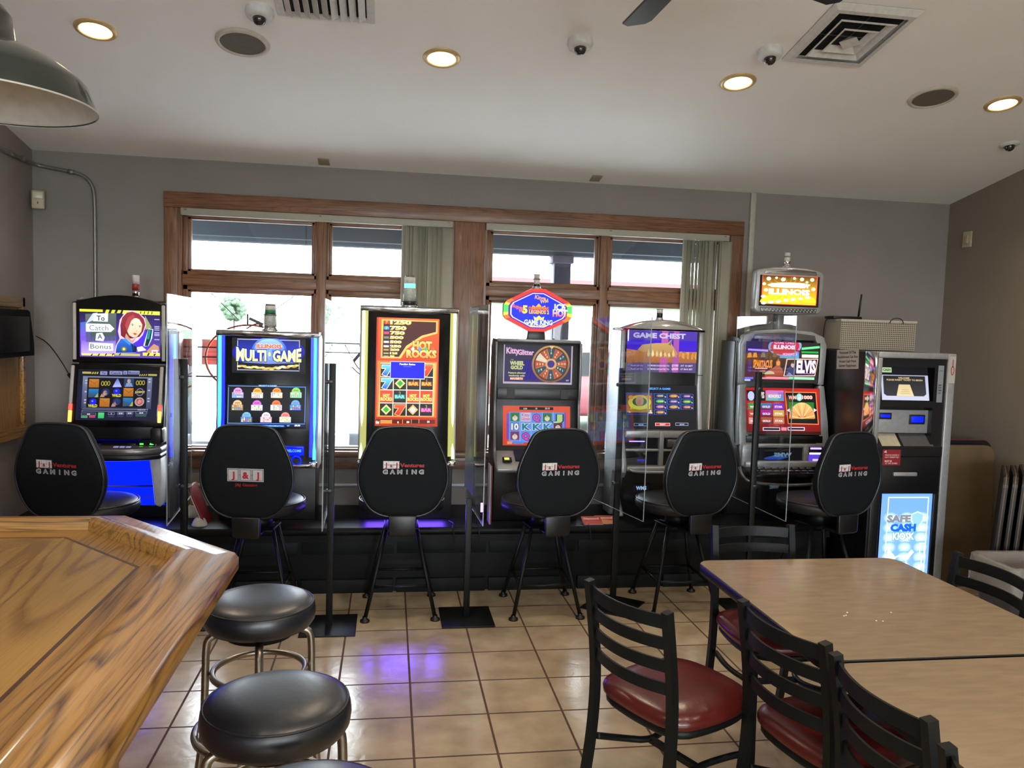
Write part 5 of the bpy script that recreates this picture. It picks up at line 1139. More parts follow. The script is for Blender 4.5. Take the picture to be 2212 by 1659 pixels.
c.rect(235, 1300, 660, 1460, '#08080c'); c.up(); c.poly([(320, 1430), (440, 1390), (540, 1420), (450, 1452), (330, 1450)], '#3c70b0', '#2030a0'); c.up(); c.text('WMS', 485, 1412, 44, '#6c90a8', w=-150, bold=.05); c.out('info_display', M_SCREEN, t6)  # reversed lettering is a painted reflection of the neighbouring machine's display
b = B().mat(M_BLK); b.box(2.836, 2.944, 5.03, 5.06, .80, .945, .004); q = b.out('bill_acceptor', t6)
for z, m, w in ((.923, LPUR, .04), (.888, LWHT, .045), (.845, LPUR, .02)): b = B().mat(m); b.box(2.89-w, 2.89+w, 5.024, 5.031, z-.006, z+.006, .002); b.out('acceptor_light', q)
b = B().mat(emis('violet_panel', (.12, .06, .8), .8)); b.box(2.84, 2.94, 5.027, 5.031, .81, .88); b.out('acceptor_panel', q)
c = front_canvas(2.395, 2.936, 1.362, 1.640, 5.127, 5.129, (100, 195, 875, 650), skew=.05)
c.rect(90, 180, 880, 700, '#28201c'); c.up(); c.rect(100, 620, 160, 640, '#c8c8ff'); c.poly([(100, 595), (190, 595), (190, 620), (100, 620)], '#6868ff'); c.rect(240, 600, 560, 628, '#ff8ca0'); c.rect(560, 612, 830, 640, '#8ce0a8'); c.poly([(120, 278), (330, 295), (330, 318), (120, 300)], '#b090ff'); c.poly([(680, 280), (870, 265), (870, 290), (680, 305)], '#60e090')
c.rect(680, 325, 860, 345, '#20a040'); c.rect(100, 318, 450, 390, '#4c3424', '#3a1c14'); c.rect(685, 360, 860, 395, '#d8dcc8'); c.rect(100, 395, 320, 600, '#401c14', '#501820'); c.rect(130, 400, 160, 540, '#3048c8'); c.rect(455, 320, 655, 395, '#5840c0', '#48a8c8'); c.rect(860, 200, 876, 640, '#0c1008')
c.up(); c.disc(503, 260, 175, 110, '#8090b8', None, 30); c.up(); c.disc(503, 262, 150, 95, '#c01838', None, 30); c.rect(350, 300, 655, 318, '#981030'); c.up()
c.text('GAME CHEST', 505, 235, 26, '#f8a8b8', w=230, bold=.04); c.text('ILLINOIS', 500, 290, 42, '#ffd8e0', w=225, bold=.06); c.text('MONOPOLY', 560, 365, 26, '#f0a0d8', w=150, bold=.05)
for k in range(3): c.rect(690+k*45, 365, 725+k*45, 392, '#f8f8ec')
for x, q in ((140, '#d88838'), (195, '#d88838'), (280, '#707060'), (400, '#705038')): c.poly([(x-25, 378), (x-15, 325), (x+15, 325), (x+25, 378)], q)
c.text('SPARTACUS', 280, 492, 76, '#f0902c', w=195, bold=.05, out='#5c1c10', ob=.08, warp=lambda u: 1+.12*abs(u)); c.rect(200, 500, 330, 508, '#ffc0b0'); c.text('SUPER', 280, 540, 14, '#c8a840', w=60); c.text('REELS', 280, 562, 14, '#c8b840', w=60)
c.poly([(300, 598), (330, 530), (390, 500), (420, 470), (415, 430), (440, 400), (462, 430), (465, 490), (490, 520), (500, 598)], '#b8602c', '#a04820'); c.up(); c.disc(355, 570, 52, 36, '#c8b890', None, 18, 0, 180); c.disc(440, 450, 20, 26, '#e09858')
c.poly([(500, 598), (525, 400), (860, 408), (835, 605)], '#f0c0a0'); c.up(); c.poly([(512, 590), (535, 412), (850, 418), (828, 595)], '#1c1030'); c.up()
c.poly([(525, 585), (535, 520), (560, 490), (600, 480), (630, 520), (610, 590)], '#3c3c60'); c.disc(595, 470, 22, 32, '#d8b8b0'); c.disc(588, 442, 26, 20, '#14101c'); c.poly([(530, 585), (560, 555), (600, 590)], '#8890c0')
c.text('ELVIS', 735, 560, 135, '#f0dcd0', w=195, bold=.045, out='#703080', ob=.075); c.text('KING OF ROCK', 730, 578, 10, '#b090c0', w=180)
c.out('upper_screen', M_SCREEN_HI, t6)
pb = T6 @ Vector((0, 5.118, 1.005)); pt = T6 @ Vector((0, 5.118, 1.325))
c = front_canvas(2.398, 2.940, pb.z, pt.z, pb.y, pt.y, (95, 705, 865, 1185), skew=.02)
c.rect(80, 690, 880, 1220, '#30120e'); c.up(); c.rect(95, 715, 860, 1160, '#b02018', '#701010'); c.up()
def tile(x, y, w, h, q, s=None, q2=None):
    c.rect(x, y, x+w, y+h, q, q2); 
    if s: c.up(); c.text(s, x+w*.5, y+h*.7, h*.3, '#ffd8e8', w=w*.7, bold=.05); c.l -= 1
tile(105, 738, 190, 105, '#14101c'); c.up(); c.disc(150, 795, 34, 48, '#c8c8f0'); c.text('ELVIS', 245, 815, 60, '#f0dcd0', w=80, bold=.04); c.l -= 1
tile(302, 740, 185, 105, '#e060c0', 'MONOPOLY', '#40c0a0'); tile(430, 760, 58, 82, '#4058d0')
for r_, (y, qs) in enumerate(((870, ('#4c8c3c', '#4080b0', '#8028b8')), (942, ('#c04838', '#b028a0', '#d0a838')), (1015, ('#d89088', '#b06028', '#c87850')))):
    for k, q in enumerate(qs): tile(120+k*127, y, 112, 66, q, ['WILD', 'GOLD', 'STAR'][k], '#602040' if k == 1 else None)
for p in ([(498, 752), (828, 758), (845, 1095), (522, 1085)],): c.poly(p, '#f08040')
c.up(); c.poly([(506, 762), (820, 766), (836, 1086), (530, 1077)], '#140c0c'); c.up(); c.rect(540, 862, 800, 1035, '#1c6c28'); c.up(); c.disc(672, 1030, 136, 165, '#f0b068', '#e88848', 30, 0, 180); c.up()
for k in range(9): a = R(10+k*20); c.line(672, 1030, 672+130*math.cos(a), 1030-158*math.sin(a), 5, ['#f8e0a0', '#d86050'][k % 2])
c.text('WIN', 575, 828, 34, '#f0b0a0', w=75, bold=.06, out='#902818', ob=.1); c.text('1000', 730, 828, 34, '#f0b0a0', w=105, bold=.06, out='#902818', ob=.1); c.disc(648, 810, 32, 40, '#60b8b0'); c.up(); c.text('$', 648, 832, 48, '#e8f8e8', bold=.05); c.text('MAJOR JACKPOT', 672, 1018, 14, '#803018', w=80); c.poly([(512, 945), (545, 925), (545, 965)], '#e8c8f8'); c.poly([(828, 945), (795, 925), (795, 965)], '#e8c8f8')
c.l = 2; c.rect(262, 1118, 440, 1152, '#e8d0e0'); c.rect(518, 1118, 696, 1152, '#e8d0e0'); c.rect(452, 1118, 508, 1152, '#f08898'); c.up(); c.rect(270, 1125, 432, 1145, '#14101c'); c.rect(526, 1125, 688, 1145, '#14101c')
c.out('lower_screen', M_SCREEN_HI, t6)
# topper monitor
tp = [(2.424, 1.86), (2.434, 2.11), (2.455, 2.128), (2.56, 2.146), (2.68, 2.152), (2.80, 2.146), (2.905, 2.128), (2.930, 2.105), (2.922, 1.86), (2.90, 1.835), (2.68, 1.828), (2.45, 1.835)]
b = B().mat(M_SILV); b.prism(tp, 'y', 5.11, 5.18, .014, 3); q = b.out('topper_monitor', t6)
b = B().mat(M_CHROME); b.prism([(2.49, 2.10), (2.50, 2.125), (2.68, 2.140), (2.86, 2.125), (2.87, 2.10)], 'y', 5.103, 5.112, .003); b.out('chrome_visor', q)
b = B().mat(M_SILVD); b.prism([(2.475, 1.842), (2.47, 1.872), (2.88, 1.872), (2.875, 1.842)], 'y', 5.103, 5.112, .003); g = b.out('grille', q)
for k in range(16):
    for j in range(2): d = B().mat(M_WHITEP); d.cyl((2.485+k*.025+j*.008, 5.104, 1.850+j*.012), (2.485+k*.025+j*.008, 5.101, 1.850+j*.012), .0042, seg=8); d.out('grille_dot', g)
c = front_canvas(2.460, 2.892, 1.882, 2.090, 5.108, 5.108, (225, 195, 575, 410), skew=.03)
c.rect(220, 190, 580, 430, '#140c08'); c.up(); c.frame(238, 198, 562, 402, 4, '#e04838'); c.rect(242, 202, 558, 398, '#3c2410', '#d8a020'); c.up()
for x, y, r_ in ((275, 222, 13), (360, 226, 13), (470, 224, 12), (530, 226, 12), (250, 258, 10), (320, 216, 8), (425, 218, 9), (540, 292, 12), (262, 300, 12), (500, 243, 8)): c.disc(x, y, r_, r_, '#fff0b0')
for k in range(12): a = R(15+k*14); c.line(395, 300, 395+150*math.cos(a), 300-92*math.sin(a), 2, '#c87838')
c.disc(395, 385, 165, 70, '#e8b020', None, 24, 0, 180); c.up(); c.disc(395, 265, 125, 18, '#fff8c0')
for k in range(26): c.disc(250+(k*43) % 300, 345+(k*17) % 48, 15, 10, ['#fff0a0', '#f0b828', '#fffce0', '#d89818'][k % 4])
c.up(); c.text('GAME CHEST', 400, 280, 24, '#fffbe0', w=230, bold=.07); c.up(); c.text('ILLINOIS', 398, 330, 36, '#fff4c0', w=235, bold=.06, out='#c07010', ob=.10)
c.out('topper_screen', colmat('topper_picture', 1.5, .3), q)
b = B().mat(M_SILVD); b.box(2.62, 2.74, 5.15, 5.22, 1.70, 1.84, .01); b.out('topper_neck', t6)
candle(t6, 2.675, 5.16, 2.150, .022, [(.35, M_CHROME, 1), (.3, M_WHTB, .9), (.05, M_SILVD, 1.1), (.3, M_WHTB, .85)], .085)
#@@FURN@@
# ================================================================== GAMING STOOLS
def smooth_closed(pts, it=2):
    P = [Vector(p) for p in pts]
    for _ in range(it):
        Q = []
        for i in range(len(P)):
            a, b = P[i], P[(i+1) % len(P)]; Q += [a*.75+b*.25, a*.25+b*.75]
        P = Q
    return P
def cushion(outline, y_of, th, bulge, mat_, name, parent, T=None, rim=.8):
    """padded slab standing in XZ: outline (x,z); back face at y_of(z), thickness th"""
    P = smooth_closed([(x, 0, z) for x, z in outline], 2)
    cx = sum(p.x for p in P)/len(P); cz = sum(p.z for p in P)/len(P)
    b = B().mat(mat_); t = bmesh.new(); rings = []
    prof = [(0, -bulge), (.55, -bulge*.85), (.86, -bulge*.3), (.955, 0), (.995, .012), (1.0, .022), (1.0, th-.022), (.985, th-.008), (.94, th+.004), (.6, th+bulge), (0, th+bulge)]
    for s, y in prof:
        rings.append([t.verts.new((cx+(p.x-cx)*s, y_of(cz+(p.z-cz)*s)+y, cz+(p.z-cz)*s)) for p in P] if s > 0 else [t.verts.new((cx, y_of(cz)+y, cz))])
    n = len(P)
    for a, c in zip(rings, rings[1:]):
        for i in range(n):
            u = []
            for v in (a[i % len(a)], a[(i+1) % n % len(a)], c[(i+1) % n % len(c)], c[i % len(c)]):
                if v not in u: u.append(v)
            t.faces.new(u)
    bmesh.ops.recalc_face_normals(t, faces=t.faces[:]); b._in(t, True, T)
    return b.out(name, parent), P
BACK = [(-.085, 1.118), (.085, 1.118), (.155, 1.100), (.190, 1.03), (.235, .93), (.252, .84), (.240, .76), (.192, .66), (.125, .615), (.05, .605), (-.05, .605), (-.125, .615), (-.192, .66), (-.240, .76), (-.252, .84), (-.235, .93), (-.190, 1.03), (-.155, 1.100)]
def gaming_stool(loc, rz, label, logo='jjv'):
    t = thing('gaming_stool', (0, 0, 0), label, 'stool', 'gaming stools in front of the machines')
    yb = lambda z: -.235-.05*(z-.6)
    back, P = cushion(BACK, yb, .062, .006, M_FABRIC, 'backrest', t)
    b = B().mat(M_VINYL2); b.tube([(p.x*1.0, yb(p.z)+.010, p.z) for p in P], .0065, 8, closed=True); b.out('piping', back)
    if logo == 'jjv':
        c = Canvas((-.115, yb(.93)-.0085, .930), (1, 0, 0), (0, -.05, 1), .23, .10, 0, 0, 330, 144)
        c.rect(5, 4, 132, 66, '#b8b8ba'); c.up()
        for k in range(3): c.rect(9+k*41, 8, 46+k*41, 62, '#e6e4e4'); 
        c.rect(12, 33, 126, 37, '#303034'); c.up()
        for k, ch in enumerate('J&J'): c.text(ch, 27+k*41, 55, 38 if ch != '&' else 24, '#a82830', bold=.045)
        c.text('Ventures', 234, 52, 30, '#b02024', w=188, bold=.04)
        for k, ch in enumerate('GAMING'): c.text(ch, 22+k*57, 108, 34, '#b4b4b8', w=34 if ch != 'I' else None, bold=.07); 
        c.up()
        for k, ch in enumerate('GAMING'): c.text(ch, 22+k*57, 104, 26, '#44464c', w=25 if ch != 'I' else None, bold=-.012)
    else:
        c = Canvas((-.098, yb(.885)-.0085, .885), (1, 0, 0), (0, -.05, 1), .196, .105, 0, 0, 320, 172)
        for k in range(3): c.rect(k*107, 0, k*107+104, 116, '#c8c6c8')
        c.up()
        for k in range(3): c.frame(k*107+6, 7, k*107+98, 109, 4, '#2c2c30'); c.rect(k*107-6, 56, k*107+6, 60, '#2c2c30')
        c.up()
        for k, ch in enumerate('J&J'): c.text(ch, 52+k*107, 88, 58, '#b8252c', bold=.045)
        c.text('J&J Gaming', 165, 158, 24, '#8c1c22', w=195, bold=.04)
    c.out('printed_logo', M_PRINT, back, 0)
    b = B().mat(M_BLK); b.prism([(-.068, .50), (.068, .50), (.075, .51), (.078, .615), (-.078, .615), (-.075, .51)], 'y', -.250, -.225, .006); b.box(-.06, .06, -.24, .1, .495, .512, .004); b.out('back_bracket', t)
    # seat
    b = B().mat(M_VINYL)
    prof = [(0, .585), (.19, .585), (.215, .592), (.235, .61), (.240, .63), (.236, .650), (.218, .666), (.17, .678), (.08, .682), (0, .683)]
    T = Matrix.Translation((0, .02, 0)) @ Matrix.Diagonal((1.06, 1.0, 1, 1)); b.lathe([(r, z) for r, z in prof], (0, 0, 0), 48, T=T); s = b.out('seat', t)
    b = B().mat(M_VINYL2); b.tube([(.246*math.cos(2*PI*i/48), .02+.232*math.sin(2*PI*i/48), .658) for i in range(48)], .005, 8, closed=True); b.out('piping', s)
    b = B().mat(M_BLKM); b.cyl((0, 0, .50), (0, 0, .585), .075, seg=24); b.box(-.10, .10, -.10, .10, .50, .51, .004); b.out('swivel_plate', t)
    return t, loc, rz
def finish_stool(t, loc, rz, base_rz=0):
    """the seat swivels; legs stay square to the floor"""
    for k, (sx, sy) in enumerate(((-1, -1), (1, -1), (1, 1), (-1, 1))):
        b = B().mat(M_BLKM); q = base_rz-rz
        def rp(x, y, z): return (x*math.cos(q)-y*math.sin(q), x*math.sin(q)+y*math.cos(q), z)
        b.cyl(rp(sx*.085, sy*.085, .508), rp(sx*.198, sy*.208, .012), .0115, seg=14); l = b.out('leg', t)
        b = B().mat(M_BLK); b.lathe([(.013, .03), (.015, .016), (.026, .012), (.028, .0), (0, 0)], rp(sx*.198, sy*.208, 0), 20); b.out('foot_pad', l)
    b = B().mat(M_BLKM); z = .185; f = .085+(.113)*(1-(z/.508)); g = .085+.123*(1-(z/.508))
    co = [rp(-f, -g, z), rp(f, -g, z), rp(f, g, z), rp(-f, g, z)]
    for i in range(4): b.cyl(co[i], co[(i+1) % 4], .009, seg=10)
    b.out('footrest', t)
    t.location = loc; t.rotation_euler = (0, 0, rz)
ST = [((-1.62, 4.64, 0), R(-16), 'black gaming stool before the leftmost machine, behind the oak bar', 'jjv'),
      ((-.715, 4.66, 0), R(-8), 'black gaming stool with a three-tile red letter logo, before the blue-lit machine', 'jj'),
      ((.09, 4.68, 0), R(0), 'black gaming stool standing square before the yellow-lit machine', 'jjv'),
      ((.935, 4.65, 0), R(9), 'black gaming stool before the machine with the red octagonal sign', 'jjv'),
      ((1.78, 4.66, 0), R(14), 'black gaming stool turned slightly, before the chrome-arched machine', 'jjv'),
      ((2.71, 4.64, 0), R(14), 'black gaming stool beside the cash kiosk, rightmost of the row', 'jjv')]
for loc, rz, lab, lg in ST:
    t, l, r_ = gaming_stool(loc, rz, lab, lg); finish_stool(t, loc, rz)

# ================================================================== CLEAR SHIELDS ON STANDS
def shield(px, py, ang, off, lab, base_ang=0, hp=1.46, zt=1.80, zl=.63, L=.36, broken=False):
    t = thing('acrylic_shield_stand', (px, py, 0), lab, 'shield', 'clear acrylic shields between the machines')
    t['_o'] = [0, 0, 0]
    b = B().mat(M_BLKM); b.box(-.15, .15, -.16, .16, 0, .008, .002, T=Matrix.Rotation(base_ang, 4, 'Z')); b.out('base_plate', t)
    b = B().mat(M_BLKM); b.box(-.0175, .0175, -.012, .012, .008, hp, .002); b.out('pole', t)
    T = Matrix.Translation((off, 0, 0)) @ Matrix.Rotation(ang, 4, 'Z')
    b = B().mat(M_ACRYL); b.box(-.0022, .0022, -L, L, zl, zt, .0012, 1, T=T); s = b.out('clear_panel', t)
    b = B().mat(pbr('acrylic_edge', (.30, .36, .36), .25, spec=.8))
    for yy in (-L, L): b.box(-.0024, .0024, yy-.0012, yy+.0012, zl, zt, T=T)
    b.box(-.0024, .0024, -L, L, zl-.0012, zl+.0012, T=T); b.out('panel_edge', s)
    for z in (.75, 1.35):
        if z < hp: b = B().mat(M_BLK); b.box(min(0, off)-.004, max(0, off)+.004, -.013, .013, z, z+.02, .002); b.out('clamp', t)
    if hp < 1:
        b = B().mat(pbr('frosted_film', (.22, .27, .31), .35, alpha=.55)); b.box(-.001+off, .001+off, -.02, .30, zl+.08, zt-.01, T=Matrix.Rotation(ang+R(3), 4, 'Z')); b.out('plastic_film', s)
    return t
shield(-1.10, 4.55, R(4), -.020, 'clear acrylic shield on a black pole between the two leftmost machines')
shield(-.302, 4.42, R(1), -.022, 'clear acrylic shield on a black pole between the blue-lit and yellow-lit machines')
shield(.469, 4.50, R(2), .026, 'clear acrylic shield right of the yellow-lit machine, on a square black base', hp=.70)
shield(1.385, 4.64, R(13), -.026, 'clear acrylic shield turned at an angle before the chrome-arched machine', R(-38), zt=1.765, zl=.61)
shield(2.215, 4.55, R(2), .022, 'clear acrylic shield nearest the cash kiosk, in front of the silver machine')

# ================================================================== BAR COUNTER
def mitre(poly_in, poly_out, prof):
    pass
BO = [(-3.0, 2.615), (-.800, 2.615), (-.388, 2.184), (-.388, -.6)]          # outer rail edge (plan)
def inset(P, d):
    """offset an open polyline to its right-hand inside (towards the bar)"""
    out = []
    for i, p in enumerate(P):
        def nrm(a, b):
            dx, dy = b[0]-a[0], b[1]-a[1]; l = math.hypot(dx, dy); return (dy/l*-1*-1, -dx/l)
        ns = []
        if i > 0: ns.append(nrm(P[i-1], p))
        if i < len(P)-1: ns.append(nrm(p, P[i+1]))
        if len(ns) == 1: n = ns[0]; k = 1
        else:
            sx, sy = ns[0][0]+ns[1][0], ns[0][1]+ns[1][1]; l = math.hypot(sx, sy); n = (sx/l, sy/l); k = 1/(n[0]*ns[0][0]+n[1]*ns[0][1])
        out.append((p[0]+n[0]*d*k, p[1]+n[1]*d*k))
    return out
bar = thing('bar_counter', (-.9, 1.6, 0), 'honey-oak bar counter with a raised moulded rail and a chamfered corner', 'bar counter')
RAIL = [(0, 1.020), (.0, 1.050), (.010, 1.064), (.028, 1.068), (.055, 1.066), (.075, 1.071), (.092, 1.082), (.112, 1.088), (.138, 1.088), (.147, 1.082), (.150, 1.060), (.150, 1.010), (.02, 1.005)]
segm = [M_BAR_X, M_BAR_D, M_BAR_Y]
rings = [inset(BO, d) for d, z in RAIL]
for i in range(3):
    b = B().mat(segm[i]); t_ = bmesh.new()
    A = [t_.verts.new((*rings[k][i], RAIL[k][1])) for k in range(len(RAIL))]; C_ = [t_.verts.new((*rings[k][i+1], RAIL[k][1])) for k in range(len(RAIL))]
    n = len(RAIL)
    for k in range(n): t_.faces.new([A[k], A[(k+1) % n], C_[(k+1) % n], C_[k]])
    t_.faces.new(A[::-1]); t_.faces.new(C_); bmesh.ops.recalc_face_normals(t_, faces=t_.faces[:])
    b._in(t_, False); o = b.out('bar_rail', bar)
    me = o.data
    for p in me.polygons: p.use_smooth = True
    m_ = o.modifiers.new('es', 'EDGE_SPLIT'); m_.split_angle = R(40)
TOPZ = 1.055
i0, i1, i2, i3 = inset(BO, .148), inset(BO, .224), inset(BO, .233), inset(BO, .66)
def strip(P, Q, mats, name, z=TOPZ, th=.03):
    for i in range(len(P)-1):
        b = B().mat(mats[i]); b.prism([P[i], P[i+1], Q[i+1], Q[i]], 'z', z-th, z); b.out(name, bar)
strip(i0, i1, segm, 'border_board')
M_INLAY = pbr('walnut_inlay', (.07, .028, .012), .3, coat=.6)
b = B().mat(M_INLAY)
for i in range(3): b.prism([i1[i], i1[i+1], i2[i+1], i2[i]], 'z', TOPZ-.02, TOPZ+.0003)
b.out('dark_inlay', bar)
M_VEN = wood('bar_veneer', (.44, .262, .07), (.24, .115, .032), 'D', .27, .6, scale=.6, rings=.8)
M_VENX = wood('bar_veneer_x', (.40, .23, .068), (.22, .10, .032), 'X', .27, .6, scale=.6, rings=.8)
b = B().mat(M_VENX); b.prism([(-3, i2[0][1]), i2[1], (-1.45, 1.75), (-3, 1.75)], 'z', TOPZ-.03, TOPZ)
b.out('bar_top', bar)
b = B().mat(M_VEN); b.prism([i2[1], i2[2], (i2[3][0], -.6), (-1.45, -.6), (-1.45, 1.75)], 'z', TOPZ-.03, TOPZ); b.out('bar_top', bar)
M_BARP = wood('bar_front_panel', (.30, .14, .05), (.14, .055, .02), 'Z', .4, .2)
f0, f1 = inset(BO, .27), inset(BO, .30)
for i in range(3):
    b = B().mat(M_BARP); b.prism([f0[i], f0[i+1], f1[i+1], f1[i]], 'z', .0, 1.02); b.out('front_panel', bar)
b = B().mat(M_BLK); g0, g1 = inset(BO, .262), inset(BO, .275)
for i in range(3): b.prism([g0[i], g0[i+1], g1[i+1], g1[i]], 'z', 0, .10)
b.out('kick_board', bar)
b = B().mat(M_BLK); b.tube([(-.50, 1.62, .30), (-.47, 1.66, .30), (-.44, 1.60, .26), (-.46, 1.50, .16), (-.45, 1.45, .06), (-.50, 1.30, .01), (-.6, 1.2, .01)], .004, 8, smoothpath=2)
tag(recenter(b.out('floor_cord')), 'thin black cord curling below the edge of the oak bar', 'cord')

# ================================================================== BACKLESS BAR STOOLS
def bar_stool(loc, rz, lab):
    t = thing('bar_stool', (0, 0, 0), lab, 'bar stool', 'round black backless bar stools')
    b = B().mat(M_VINYL2); b.lathe([(0, .672), (.15, .672), (.168, .676), (.179, .692), (.182, .715), (.179, .738), (.1725, .748), (.169, .752), (.150, .762), (.10, .770), (.04, .773), (0, .773)], seg=56); s = b.out('seat', t)
    b = B().mat(M_VINYL); b.tube([(.1735*math.cos(2*PI*i/56), .1735*math.sin(2*PI*i/56), .748) for i in range(56)], .0032, 8, closed=True); b.out('piping', s)
    b = B().mat(M_BLKM); b.cyl((0, 0, .64), (0, 0, .673), .11, seg=32); b.out('swivel_plate', t)
    for k in range(4):
        a = R(90*k); ca, sa = math.cos(a), math.sin(a)
        P = [(.06, .652), (.125, .650), (.158, .640), (.168, .615), (.170, .50), (.174, .34), (.182, .26), (.215, .012)]
        b = B().mat(M_STEEL); b.tube([(r*ca, r*sa, z) for r, z in P], .0125, 14, smoothpath=2); l = b.out('leg', t)
        b = B().mat(M_BLK); b.cyl((.215*ca, .215*sa, 0), (.214*ca, .214*sa, .03), .017, .015, seg=16); b.out('foot_cap', l)
    b = B().mat(M_STEEL); b.tube([(.149*math.cos(2*PI*i/48), .149*math.sin(2*PI*i/48), .515) for i in range(48)], .0105, 12, closed=True); b.out('inner_ring', t)
    b = B().mat(M_STEEL); b.tube([(.203*math.cos(2*PI*i/56), .203*math.sin(2*PI*i/56), .315) for i in range(56)], .0125, 12, closed=True); b.out('foot_ring', t)
    t.location = loc; t.rotation_euler = (0, 0, rz); return t
s0 = bar_stool((-.410, 2.695, 0), R(8), 'round black backless bar stool furthest along the bar, purple sheen on its seat')
copy_tree(s0, (-.258, 1.975, 0), R(20), label='round black backless bar stool in the middle of the three by the bar')
copy_tree(s0, (-.135, 1.515, 0), R(35), label='round black backless bar stool nearest the camera, only its seat top showing')

# ================================================================== TABLES
def dining_table(x0, x1, y0, y1, lab):
    t = thing('dining_table', ((x0+x1)/2, (y0+y1)/2, 0), lab, 'table', 'tan laminate tables')
    r = .06
    def rr(x0, x1, y0, y1, r, n=7):
        P = []
        for cx, cy, a0 in ((x1-r, y1-r, 0), (x0+r, y1-r, 90), (x0+r, y0+r, 180), (x1-r, y0+r, 270)):
            P += [(cx+r*math.cos(R(a0+90*i/n)), cy+r*math.sin(R(a0+90*i/n))) for i in range(n+1)]
        return P
    b = B().mat(M_BLK); b.prism(rr(x0, x1, y0, y1, r), 'z', .722, .759, .004, 2); b.out('edge_band', t)
    b = B().mat(M_LAM); b.prism(rr(x0+.004, x1-.004, y0+.004, y1-.004, r-.004), 'z', .7585, .7602); b.out('tabletop', t)
    cx, cy = (x0+x1)/2, (y0+y1)/2-(.05 if y0 < 2 else 0)
    b = B().mat(M_BLKM); b.cyl((cx, cy, .03), (cx, cy, .715), .038, seg=24); b.box(cx-.2, cx+.2, cy-.2, cy+.2, .712, .722, .003); b.out('pedestal', t)
    for a in (0, 90, 180, 270):
        b = B().mat(M_BLKM); b.bar((cx, cy, .045), (cx+.24*math.cos(R(a)), cy+.24*math.sin(R(a)), .018), .06, .03, bev=.006); b.out('base_foot', t)
    return t
dining_table(1.252, 2.135, 2.062, 3.048, 'tan laminate table with black edge, the further of the two, crumbs on its top')
dining_table(1.252, 2.135, 1.060, 2.046, 'tan laminate table with black edge, the nearer one cut by the photo corner')
M_CRUMB = pbr('white_crumb', (.8, .78, .72), .6)
for x, y in ((1.515, 2.40), (1.525, 2.405), (1.545, 2.43), (1.62, 2.345), (1.70, 2.42), (1.60, 2.35)):
    b = B().mat(M_CRUMB); b.lathe([(0, 0), (.003, .0005), (.002, .002), (0, .0025)], (x, y, .7603), 8)
    o = b.out('crumb'); tag(recenter(o), 'tiny white crumb among those scattered on the further tan table', 'crumb', 'crumbs on the further table')

# ================================================================== LADDER-BACK CHAIRS
def ladder_chair(loc, rz, lab):
    """origin at floor under the seat centre, faces +Y (backrest at -Y)"""
    t = thing('dining_chair', (0, 0, 0), lab, 'chair', 'black ladder-back chairs with red seats')
    def post(s): return [(s*.176, -.275, .0), (s*.178, -.245, .12), (s*.178, -.215, .30), (s*.178, -.205, .46), (s*.178, -.212, .60), (s*.178, -.232, .74), (s*.178, -.250, .85)]
    for s in (-1, 1):
        b = B().mat(M_BLKM); t_ = bmesh.new(); P = post(s)
        # smooth the post
        Q = [Vector(p) for p in P]
        for _ in range(2):
            N_ = [Q[0]]
            for i in range(len(Q)-1): N_ += [Q[i]*.75+Q[i+1]*.25, Q[i]*.25+Q[i+1]*.75]
            N_.append(Q[-1]); Q = N_
        b.sweep_rect([tuple(q) for q in Q], (1, 0, 0), .027, .028); b.out('back_post', t)
        b = B().mat(M_BLKM); b.sweep_rect([(s*.170, .165, .44), (s*.172, .178, .2), (s*.172, .185, 0)], (1, 0, 0), .027, .027); b.out('front_leg', t)
    for z, h in ((.815, .042), (.745, .038), (.672, .038), (.598, .038)):
        def yy(z): return -.205-.045*max(0, (z-.5)/.35)**1.3
        b = B().mat(M_BLKM); pts = [(x/10*.168, yy(z)-.040*(1-(x/10)**2), z) for x in range(-10, 11)]
        b.sweep_rect(pts, (0, 0, 1), h, .008); b.out('back_slat', t)
    # seat: shield-shaped red pad
    out = [(-.185, -.195), (0, -.215), (.185, -.195), (.212, -.05), (.205, .12), (.15, .205), (0, .225), (-.15, .205), (-.205, .12), (-.212, -.05)]
    P = smooth_closed([(x, y, 0) for x, y in out], 2)
    def pad(prof, m, nm):
        b = B().mat(m); t_ = bmesh.new(); rg = []
        for s, z in prof: rg.append([t_.verts.new((p.x*s, p.y*s, z)) for p in P] if s > 0 else [t_.verts.new((0, 0, z))])
        n = len(P)
        for a, c in zip(rg, rg[1:]):
            for i in range(n):
                u = []
                for v in (a[i % len(a)], a[(i+1) % n % len(a)], c[(i+1) % n % len(c)], c[i % len(c)]):
                    if v not in u: u.append(v)
                t_.faces.new(u)
        bmesh.ops.recalc_face_normals(t_, faces=t_.faces[:]); b._in(t_, True); return b.out(nm, t)
    pad([(0, .452), (.97, .452), (1.0, .460), (1.01, .472), (.985, .488), (.88, .503), (.6, .514), (0, .519)], M_RED, 'seat_pad')
    pad([(0, .424), (.93, .424), (.955, .430), (.955, .452), (0, .4525)], M_BLKM, 'seat_frame')
    # curved stretcher ring between the legs
    b = B().mat(M_BLKM); b.tube([(-.165, -.20, .30), (-.15, -.10, .27), (-.10, .0, .255), (-.13, .12, .27), (-.165, .165, .285)], .0115, 10, smoothpath=2)
    b.tube([(.165, -.20, .30), (.15, -.10, .27), (.10, .0, .255), (.13, .12, .27), (.165, .165, .285)], .0115, 10, smoothpath=2); b.bar((-.11, .0, .257), (.11, .0, .257), .02, .02); b.out('stretcher', t)
    t.location = loc; t.rotation_euler = (0, 0, rz); return t
